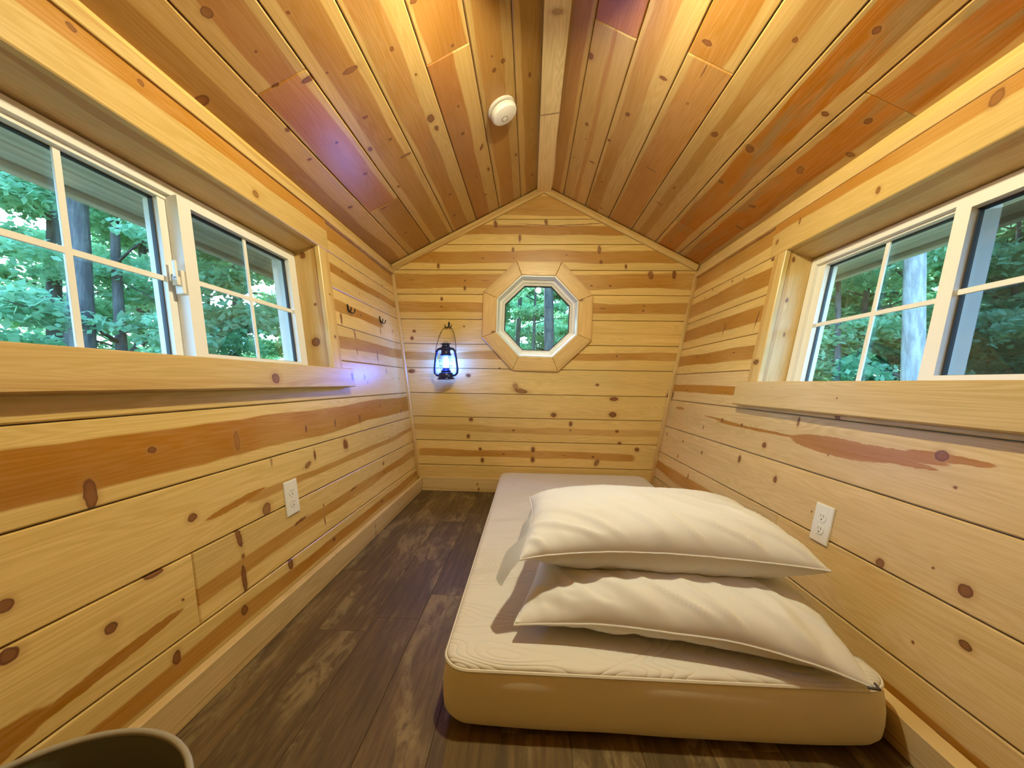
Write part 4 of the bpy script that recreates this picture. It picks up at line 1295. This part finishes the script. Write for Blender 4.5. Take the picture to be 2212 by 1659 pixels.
# small dark zip pull at the corner of the lower pillow
cx, cy = low.xy(1, -1)
M_TAG = plain('dark_zip_pull', (0.08, 0.07, 0.07), 0.5)
cz = max(low.seam_z(1, -1), on_mattress(*low.world(cx, cy)) + 0.004) - low.c[2]
bm = bmesh.new()
add_tube(bm, [(cx - 0.016, cy - 0.0045, cz + 0.003), (cx + 0.004, cy - 0.0045, cz + 0.003), (cx + 0.0055, cy + 0.012, cz + 0.003)], [0.0028, 0.0032, 0.0026], 8)
bm_obj('zip_pull', bm, M_TAG, low.root, smooth=True)

# ------------------------------------------------------------------ coat hooks
def hook(label, fr, u, v):
    r = thing('coat_hook', label, 'hook', fr.P(u, v, 0.0), (0, 0, 0), 'black iron coat hooks')
    base = r.location.copy()
    L_ = lambda a, b_, n: fr.P(u + a, v + b_, n) - base
    bm = bmesh.new()
    prof = []
    n = 16
    vs0, vs1 = [], []
    for k in range(n):
        a = 2 * math.pi * k / n
        ca, sa = math.cos(a), math.sin(a)
        vs0.append(bm.verts.new(L_(0.0075 * ca, 0.012 + 0.018 * sa, 0.0005)))
        vs1.append(bm.verts.new(L_(0.0062 * ca, 0.012 + 0.0165 * sa, 0.005)))
    bm.faces.new(vs0)
    bm.faces.new(vs1[::-1])
    for k in range(n):
        bm.faces.new((vs0[k], vs0[(k + 1) % n], vs1[(k + 1) % n], vs1[k]))
    o = bm_obj('back_plate', bm, M_BLACK, r)
    smooth_by_angle(o)
    for s in (-1, 1):
        path = [L_(s * 0.001, 0.004, 0.004), L_(s * 0.004, -0.010, 0.007), L_(s * 0.011, -0.018, 0.014), L_(s * 0.018, -0.017, 0.022), L_(s * 0.022, -0.008, 0.027), L_(s * 0.023, 0.004, 0.029)]
        tube('prong', path, [0.0034, 0.0034, 0.0032, 0.003, 0.003, 0.0036], M_BLACK, r, 8)
    return r


HOOK_Z = 1.196
hook('black double coat hook on the left wall, nearer the sliding window', F_L, 2.018, 1.171)
hook('black double coat hook on the left wall, nearer the corner', F_L, 2.463, 1.184)
hook('black double coat hook on the gable wall holding the lantern', F_B, -0.594, HOOK_Z)

# ------------------------------------------------------------------ lantern
M_NAVY = plain('navy_enamel', (0.006, 0.011, 0.075), 0.30, 0.0, 0.6)
M_WIRE = plain('lantern_wire', (0.10, 0.075, 0.04), 0.4, 0.8)
LN = 0.088
lan = thing('lantern', 'dark blue hurricane lantern glowing blue-white, hanging on the gable wall', 'lantern', (-0.590, D - LN, 0.806), (0, math.radians(-1.5), 0))
lathe('oil_tank', [(0, 0.0), (0.057, 0.0), (0.061, 0.004), (0.059, 0.010), (0.050, 0.016), (0.052, 0.034), (0.046, 0.046), (0.030, 0.053), (0, 0.053)], M_NAVY, lan)
lathe('burner', [(0, 0.052), (0.034, 0.052), (0.036, 0.060), (0.026, 0.070), (0.022, 0.082), (0, 0.082)], M_NAVY, lan)
M_GLOBE = glass_mat('lantern_glass', (0.96, 0.98, 1.0))
lathe('glass_globe', [(0.030, 0.072), (0.040, 0.090), (0.045, 0.112), (0.042, 0.138), (0.033, 0.160), (0.031, 0.162), (0.040, 0.138), (0.043, 0.112), (0.038, 0.090), (0.028, 0.072), (0.030, 0.072)], M_GLOBE, lan)
lathe('light_tube', [(0, 0.083), (0.015, 0.083), (0.018, 0.095), (0.018, 0.140), (0.015, 0.150), (0, 0.150)], emit_mat('blue_white_led', (0.05, 0.17, 1.0), LANTERN_STRENGTH), lan, 20)
lathe('chimney', [(0, 0.166), (0.036, 0.166), (0.040, 0.172), (0.034, 0.184), (0.031, 0.200), (0.036, 0.212), (0.036, 0.224), (0.027, 0.232), (0.026, 0.243), (0.038, 0.247), (0.038, 0.251), (0.020, 0.256), (0, 0.257)], M_NAVY, lan)
tube('top_ring', [(0.012 * math.cos(a), 0, 0.262 + 0.010 * math.sin(a)) for a in np.linspace(0, 2 * math.pi, 16)[:-1]], 0.0015, M_WIRE, lan, 6, closed=True)
for s in (-1, 1):
    tube('side_tube', [(s * 0.045, 0, 0.026), (s * 0.066, 0, 0.032), (s * 0.079, 0, 0.046), (s * 0.081, 0, 0.070), (s * 0.075, 0, 0.120), (s * 0.068, 0, 0.175), (s * 0.064, 0, 0.198), (s * 0.054, 0, 0.212), (s * 0.034, 0, 0.218)], 0.0085, M_NAVY, lan, 12)
    tube('bail_ear', [(s * 0.064, 0, 0.196), (s * 0.074, 0, 0.200)], 0.005, M_NAVY, lan, 8)
apex_y = LN - 0.0165
hz_ = HOOK_Z - 0.0175 + 0.006 - 0.806
bail = []
for x, z, k in ((-0.072, 0.200, 0), (-0.068, 0.240, 0.2), (-0.060, 0.290, 0.5), (-0.050, 0.330, 0.75), (-0.034, hz_ - 0.014, 0.93), (-0.016, hz_ - 0.002, 1), (0.0, hz_ + 0.001, 1)):
    bail.append((x, apex_y * k, z))
bail += [(-p[0], p[1], p[2]) for p in bail[-2::-1]]
tube('bail_handle', bail, 0.0021, M_WIRE, lan, 8)
for z, r in ((0.096, 0.049), (0.130, 0.052)):
    tube('wire_guard', [(r * math.cos(a), r * math.sin(a), z) for a in np.linspace(0, 2 * math.pi, 28)[:-1]], 0.0012, M_NAVY, lan, 6, closed=True)
for k in range(4):
    a = math.pi / 4 + k * math.pi / 2
    tube('wire_guard', [(0.036 * math.cos(a), 0.036 * math.sin(a), 0.058), (0.050 * math.cos(a), 0.050 * math.sin(a), 0.10), (0.051 * math.cos(a), 0.051 * math.sin(a), 0.130), (0.038 * math.cos(a), 0.038 * math.sin(a), 0.170)], 0.0012, M_NAVY, lan, 6)

# ------------------------------------------------------------------ electric outlets
def outlet(label, fr, u, v):
    r = thing('wall_outlet', label, 'outlet', fr.P(u, v, 0), group='duplex wall outlets')
    f2 = Fr(Vector((0, 0, 0)), fr.U, fr.V, fr.N)
    bm = bmesh.new()
    vs = add_fbox(bm, f2, -0.0375, 0.0375, -0.060, 0.060, 0.0005, 0.0065)
    bm.edges.ensure_lookup_table()
    fe = [e for e in bm.edges if all(v_.co.dot(fr.N) > 0.006 for v_ in e.verts)]
    bmesh.ops.bevel(bm, geom=fe, offset=0.004, segments=3, affect='EDGES', profile=0.5)
    bm_obj('cover_plate', bm, M_PLATE, r)
    for s in (-1, 1):
        c = s * 0.0195
        bm = bmesh.new()
        pts = []
        for k in range(24):
            a = 2 * math.pi * k / 24
            pts.append((0.0172 * math.cos(a), c + max(-0.0143, min(0.0143, 0.0172 * math.sin(a)))))
        A = [bm.verts.new(f2.P(x, y, 0.0068)) for x, y in pts]
        B = [bm.verts.new(f2.P(x * 0.94, c + (y - c) * 0.94, 0.0084)) for x, y in pts]
        bm.faces.new(B)
        for k in range(24):
            bm.faces.new((A[k], A[(k + 1) % 24], B[(k + 1) % 24], B[k]))
        rec = bm_obj('receptacle', bm, M_PLATE, r)
        fbox('slot', f2, (-0.0068, -0.0050, c + 0.0005, c + 0.0085, 0.0070, 0.0087), M_SLOT, rec, bevel=0)
        fbox('slot', f2, (0.0050, 0.0066, c + 0.0012, c + 0.0080, 0.0070, 0.0087), M_SLOT, rec, bevel=0)
        fbox('ground_hole', f2, (-0.0022, 0.0022, c - 0.0085, c - 0.0042, 0.0070, 0.0087), M_SLOT, rec, bevel=0)
    bm = bmesh.new()
    A = [bm.verts.new(f2.P(0.003 * math.cos(2 * math.pi * k / 12), 0.003 * math.sin(2 * math.pi * k / 12), 0.0076)) for k in range(12)]
    B = [bm.verts.new(f2.P(0.003 * math.cos(2 * math.pi * k / 12), 0.003 * math.sin(2 * math.pi * k / 12), 0.0060)) for k in range(12)]
    bm.faces.new(A)
    for k in range(12):
        bm.faces.new((A[k], A[(k + 1) % 12], B[(k + 1) % 12], B[k]))
    bm_obj('screw', bm, M_PLATE, r)


outlet('ivory duplex outlet low on the left wall', F_L, 1.362, 0.374)
outlet('ivory duplex outlet low on the right wall, behind the pillows', F_R, 1.278, 0.371)

# ------------------------------------------------------------------ smoke detector
M_DET = plain('white_detector_plastic', (0.80, 0.76, 0.70), 0.4)
M_DETG = plain('grey_detector_gap', (0.22, 0.17, 0.12), 0.6)
det = thing('smoke_detector', 'round white smoke detector on the sloping plank ceiling', 'smoke detector', F_CL.P(1.845, 0.266, 0))
rot = F_CL.N.to_track_quat('Z', 'Y').to_matrix().to_4x4()
lathe('base_plate', [(0, 0.0005), (0.066, 0.0005), (0.068, 0.004), (0.067, 0.012), (0.060, 0.014), (0, 0.014)], M_DET, det, 40, rot)
lathe('vent_gap', [(0.058, 0.0141), (0.058, 0.0205), (0, 0.0205)], M_DETG, det, 40, rot)
lathe('body', [(0, 0.0206), (0.063, 0.0206), (0.065, 0.026), (0.064, 0.040), (0.059, 0.047), (0.050, 0.050), (0, 0.0505)], M_DET, det, 40, rot)
bcen = rot @ Matrix.Translation((0.012, -0.004, 0))
lathe('button_ring', [(0.0125, 0.0506), (0.0125, 0.0514), (0.0155, 0.0514), (0.0155, 0.0506)], M_DETG, det, 28, bcen)
lathe('test_button', [(0, 0.0506), (0.0122, 0.0506), (0.0118, 0.0522), (0, 0.0524)], M_DET, det, 28, bcen)
lathe('indicator', [(0, 0.0508), (0.0025, 0.0508), (0.002, 0.0516), (0, 0.0517)], M_DETG, det, 10, rot @ Matrix.Translation((0.030, 0.010, 0)))

# ------------------------------------------------------------------ waste bin
M_BIN = plain('dark_green_plastic', (0.13, 0.135, 0.095), 0.45, bump=(60, 0.15))
M_RIM = plain('grey_bin_rim', (0.34, 0.31, 0.25), 0.4)
wb = thing('waste_bin', 'round dark olive waste bin standing by the left wall', 'bin', (-0.532, 0.372, 0.0))
lathe('bin_body', [(0, 0.0005), (0.118, 0.0005), (0.122, 0.006), (0.152, 0.292), (0.149, 0.292), (0.146, 0.27), (0.119, 0.010), (0, 0.008)], M_BIN, wb, 56)
tube('bin_rim', [(0.1525 * math.cos(a), 0.1525 * math.sin(a), 0.295) for a in np.linspace(0, 2 * math.pi, 57)[:-1]], 0.0045, M_RIM, wb, 8, closed=True)

# ------------------------------------------------------------------ forest outside
GZ = -0.65


def ground_mat():
    m, nt, b, o = new_mat('forest_floor')
    tc = N_(nt, 'ShaderNodeTexCoord').outputs['Object']
    f = nz(nt, tc, 0.7, 6.0, 0.65)
    g2 = nz(nt, tc, 9.0, 4.0, 0.6)
    col = mixc(nt, sstep(nt, f, 0.4, 0.6), (0.10, 0.075, 0.045), (0.07, 0.13, 0.04))
    col = mixc(nt, sstep(nt, g2, 0.45, 0.65), col, (0.16, 0.12, 0.07))
    nt.links.new(col, b.inputs['Base Color'])
    b.inputs['Roughness'].default_value = 0.95
    return m


bm = bmesh.new()
gn = 40
gv = {}
for i in range(gn + 1):
    for j in range(gn + 1):
        x, y = -60 + 120 * i / gn, -40 + 120 * j / gn
        gv[i, j] = bm.verts.new((x, y, GZ + 0.25 * mnoise.noise(Vector((x * 0.15, y * 0.15, 0))) * min(1, math.hypot(x, y) / 12)))
for i in range(gn):
    for j in range(gn):
        bm.faces.new((gv[i, j], gv[i + 1, j], gv[i + 1, j + 1], gv[i, j + 1]))
bm_obj('ground', bm, ground_mat(), None, 'structure', smooth=True)


def leaf_mat(name, c0, c1):
    m = bpy.data.materials.new(name)
    m.use_nodes = True
    nt = m.node_tree
    nt.nodes.clear()
    o = N_(nt, 'ShaderNodeOutputMaterial')
    ge = N_(nt, 'ShaderNodeNewGeometry')
    col = mixc(nt, ge.outputs['Random Per Island'], c0, c1)
    d = N_(nt, 'ShaderNodeBsdfDiffuse')
    t = N_(nt, 'ShaderNodeBsdfTranslucent')
    nt.links.new(col, d.inputs[0])
    nt.links.new(mixc(nt, 0.5, col, (0.50, 0.84, 0.50)), t.inputs[0])
    mx = N_(nt, 'ShaderNodeMixShader')
    mx.inputs[0].default_value = 0.55
    nt.links.new(d.outputs[0], mx.inputs[1])
    nt.links.new(t.outputs[0], mx.inputs[2])
    nt.links.new(mx.outputs[0], o.inputs[0])
    return m


LEAF = [leaf_mat('green_leaves', (0.20, 0.46, 0.29), (0.47, 0.76, 0.50)), leaf_mat('deep_green_leaves', (0.16, 0.36, 0.22), (0.38, 0.62, 0.38))]


def bark_mat(name, c0, c1):
    m, nt, b, o = new_mat(name)
    tc = N_(nt, 'ShaderNodeTexCoord').outputs['Object']
    mp = N_(nt, 'ShaderNodeMapping')
    mp.inputs['Scale'].default_value = (14, 14, 3)
    nt.links.new(tc, mp.inputs['Vector'])
    f = nz(nt, mp.outputs[0], 1.0, 5.0, 0.65)
    nt.links.new(mixc(nt, sstep(nt, f, 0.35, 0.65), c0, c1), b.inputs['Base Color'])
    b.inputs['Roughness'].default_value = 0.9
    bn = N_(nt, 'ShaderNodeBump')
    bn.inputs['Strength'].default_value = 0.5
    bn.inputs['Distance'].default_value = 0.02
    nt.links.new(f, bn.inputs['Height'])
    nt.links.new(bn.outputs[0], b.inputs['Normal'])
    return m


BARK = bark_mat('dark_bark', (0.05, 0.05, 0.045), (0.11, 0.105, 0.09))
BARK_PALE = bark_mat('pale_grey_bark', (0.22, 0.21, 0.19), (0.38, 0.37, 0.34))


def foliage_mesh(name, seed, clusters, leaves, size):
    """clusters: (x, y, z, radius, thickness); flat sprays of diamond leaves."""
    r = np.random.default_rng(seed)
    cl = np.array(clusters)
    w = cl[:, 3] ** 2
    idx = r.choice(len(cl), leaves, p=w / w.sum())
    ang = r.uniform(0, 2 * np.pi, leaves)
    rad = np.sqrt(r.uniform(0, 1, leaves)) * cl[idx, 3]
    pos = np.stack([cl[idx, 0] + rad * np.cos(ang), cl[idx, 1] + rad * np.sin(ang), cl[idx, 2] + r.normal(0, 1, leaves) * cl[idx, 4] - 0.12 * rad], 1)
    a2 = r.uniform(0, 2 * np.pi, leaves)
    tilt = r.normal(0, 0.55, leaves)
    roll_ = r.normal(0, 0.5, leaves)
    d = np.stack([np.cos(a2) * np.cos(tilt), np.sin(a2) * np.cos(tilt), np.sin(tilt)], 1)
    s0 = np.stack([-np.sin(a2), np.cos(a2), np.zeros(leaves)], 1)
    n0 = np.cross(d, s0)
    s1 = s0 * np.cos(roll_)[:, None] + n0 * np.sin(roll_)[:, None]
    sz = r.uniform(0.7, 1.35, leaves)[:, None] * size
    V = np.empty((leaves, 4, 3))
    V[:, 0] = pos - d * sz * 0.6
    V[:, 1] = pos + s1 * sz * 0.42
    V[:, 2] = pos + d * sz * 0.7
    V[:, 3] = pos - s1 * sz * 0.42
    me = bpy.data.meshes.new(name)
    me.vertices.add(leaves * 4)
    me.vertices.foreach_set('co', V.reshape(-1))
    me.loops.add(leaves * 4)
    me.loops.foreach_set('vertex_index', np.arange(leaves * 4))
    me.polygons.add(leaves)
    me.polygons.foreach_set('loop_start', np.arange(0, leaves * 4, 4))
    me.polygons.foreach_set('loop_total', np.full(leaves, 4))
    me.update()
    me.validate()
    return me


def tree_meshes(seed, height, trunk_r, crown0, nb, spread, leaves, leaf, mat_leaf, mat_bark, lean=0.3, low=False):
    """trunk with branches and a foliage mesh; crown from crown0 to height."""
    rg = random.Random(seed)
    bm = bmesh.new()
    path, rad = [], []
    lx, ly = rg.uniform(-lean, lean), rg.uniform(-lean, lean)
    n = 9
    for i in range(n + 1):
        t = i / n
        path.append(Vector((lx * t * t + 0.05 * height * 0.2 * math.sin(t * 5 + seed), ly * t * t, -0.25 + (height + 0.25) * t)))
        rad.append(trunk_r * (1.25 if i == 0 else 1.0) * (1 - 0.78 * t))
    add_tube(bm, path, rad, 10)
    clusters = []
    for k in range(nb):
        t = (crown0 + (height - crown0) * (k + rg.random()) / nb) / height
        fi = min(n - 1, int(t * n))
        p = path[fi].lerp(path[fi + 1], t * n - fi)
        a = k * 2.399 + rg.uniform(-0.5, 0.5)
        L = spread * (1.0 - 0.55 * abs(t - 0.55)) * rg.uniform(0.7, 1.2)
        dz = rg.uniform(-0.05, 0.45) * L
        e = p + Vector((math.cos(a) * L, math.sin(a) * L, dz))
        m_ = p.lerp(e, 0.5) + Vector((rg.uniform(-.1, .1), rg.uniform(-.1, .1), 0.06 * L)) * 1.0
        r0 = trunk_r * (1 - 0.75 * t) * 0.4
        add_tube(bm, [p, p.lerp(m_, 0.5) + Vector((0, 0, 0.02)), m_, m_.lerp(e, 0.6), e], [r0, r0 * 0.8, r0 * 0.6, r0 * 0.4, r0 * 0.15], 6)
        for q in range(4):
            c = m_.lerp(e, rg.uniform(0.0, 1.15)) + Vector((rg.uniform(-.45, .45), rg.uniform(-.45, .45), rg.uniform(-.2, .2))) * spread * 0.35
            clusters.append((c.x, c.y, c.z, rg.uniform(0.28, 0.50) * spread * 0.55, 0.06 * spread * 0.6))
            add_tube(bm, [m_, m_.lerp(c, 0.6) + Vector((0, 0, 0.03)), c], [r0 * 0.3, r0 * 0.2, r0 * 0.06], 4)
    me = bpy.data.meshes.new('trunk')
    bmesh.ops.recalc_face_normals(bm, faces=bm.faces)
    bm.to_mesh(me)
    bm.free()
    me.polygons.foreach_set('use_smooth', [True] * len(me.polygons))
    me.materials.append(mat_bark)
    fm = foliage_mesh('foliage', seed * 7 + 1, clusters, leaves, leaf)
    fm.materials.append(mat_leaf)
    return me, fm


def plant(name, label, cat, meshes, x, y, scale=1.0, rz=0.0, group=None):
    r = thing(name, label, cat, (x, y, GZ), (0, 0, rz), group)
    r.scale = (scale, scale, scale)
    for nm, me in zip(('trunk', 'foliage'), meshes):
        o = bpy.data.objects.new(nm, me)
        link(o, r)
    return r


UND = [tree_meshes(21 + i, 5.5 + 0.7 * i, 0.055 + 0.01 * i, 0.5, 16, 1.7, 12000, 0.085, LEAF[i % 2], BARK) for i in range(4)]
DENSE = [tree_meshes(51 + i, 9.0, 0.13, 0.4, 30, 2.6, 24000, 0.125, LEAF[1 - i % 2], BARK) for i in range(3)]
TALL = [tree_meshes(71 + i, 15.0, 0.15, 7.0, 16, 3.0, 9000, 0.16, LEAF[i % 2], BARK, lean=0.25) for i in range(2)]
PALETREE = tree_meshes(91, 14.0, 0.14, 6.5, 14, 2.8, 8000, 0.15, LEAF[1], BARK_PALE, lean=0.1)

# trunks one can pick out, with their look from the room
SPOTS = [
    ('thick straight tree trunk just outside the left window', TALL[0], -5.54, 4.55, 0.92, 0.4),
    ('slender tree behind the thick trunk outside the left window', TALL[1], -7.6, 6.0, 0.75, 2.0),
    ('leaning tree seen through the sliding half of the left window', TALL[1], -5.6, 7.1, 0.70, 4.2),
    ('thickest trunk in the octagon window, right of its middle', TALL[0], 0.40, 9.0, 0.92, 1.0),
    ('thin dark trunk in the middle of the octagon window', TALL[1], 0.16, 11.0, 0.42, 0.2),
    ('bluish trunk in the left part of the octagon window', TALL[0], -0.45, 13.0, 0.72, 2.7),
    ('pale grey trunk outside the right window', PALETREE, 4.84, 5.2, 0.92, 0.7),
    ('thin dark trunk near the window edge outside the right window', TALL[1], 4.6, 6.2, 0.38, 1.7),
]
for lb, ms, x, y, sc_, rz in SPOTS:
    plant('forest_tree', lb, 'tree', ms, x, y, sc_, rz)

rg = random.Random(5)
# understory and background, arc by arc
def arc(n, r0, r1, a0, a1, kinds, label, group, sc0, sc1, jitter=0.5, name='forest_tree'):
    for i in range(n):
        a = math.radians(a0 + (a1 - a0) * (i + rg.uniform(0.5 - jitter, 0.5 + jitter)) / n)
        r = rg.uniform(r0, r1)
        plant(name, label, 'tree', kinds[i % len(kinds)], r * math.sin(a), r * math.cos(a), rg.uniform(sc0, sc1), rg.uniform(0, 6.28), group)


arc(7, 7.0, 10.0, -72, -22, UND, 'leafy young tree in the sunlit wood beyond the left window', 'young trees beyond the left window', 0.8, 1.1)
arc(8, 13.0, 18.0, -74, -20, DENSE, 'bushy tree far behind in the wood beyond the left window', 'far trees beyond the left window', 0.9, 1.2)
arc(6, 14.0, 19.0, -17, 17, UND, 'leafy young tree in the wood beyond the octagon window', 'young trees beyond the octagon window', 0.9, 1.2)
arc(14, 20.0, 30.0, -19, 19, DENSE, 'bushy tree far behind in the wood beyond the octagon window', 'far trees beyond the octagon window', 1.1, 1.4)
arc(8, 7.0, 9.5, 22, 72, UND, 'leafy young tree in the shady wood beyond the right window', 'young trees beyond the right window', 0.8, 1.1)
arc(8, 11.0, 14.0, 20, 74, DENSE, 'bushy tree in the shady wood beyond the right window', 'bushy trees beyond the right window', 0.9, 1.1)
arc(10, 17.0, 22.0, 18, 76, DENSE, 'bushy tree far behind in the wood beyond the right window', 'far trees beyond the right window', 1.1, 1.4)

# a thin trunk that leans across the view of the left window
lt = thing('leaning_tree', 'thin bare trunk leaning across the view of the left window', 'tree', (-10.2, 7.0, GZ))
pts = [Vector((5.4 * t, 0.3 * t + 0.12 * math.sin(t * 7), 4.2 * t + 0.10 * math.sin(t * 9) - 0.1)) for t in np.linspace(0, 1, 11)]
tube('trunk', pts, list(np.linspace(0.085, 0.03, 11)), BARK, lt, 10)
for a_, b_, dz in ((0.45, 0.9, 0.9), (0.6, 0.5, -0.5), (0.75, 0.8, 0.7), (0.9, 0.6, 0.3)):
    i_ = int(a_ * 10)
    p_ = pts[i_]
    tube('branch', [p_, p_ + Vector((b_ * 0.5, 0.1, dz * 0.6)), p_ + Vector((b_, 0.15, dz))], [0.022, 0.014, 0.005], BARK, lt, 6)
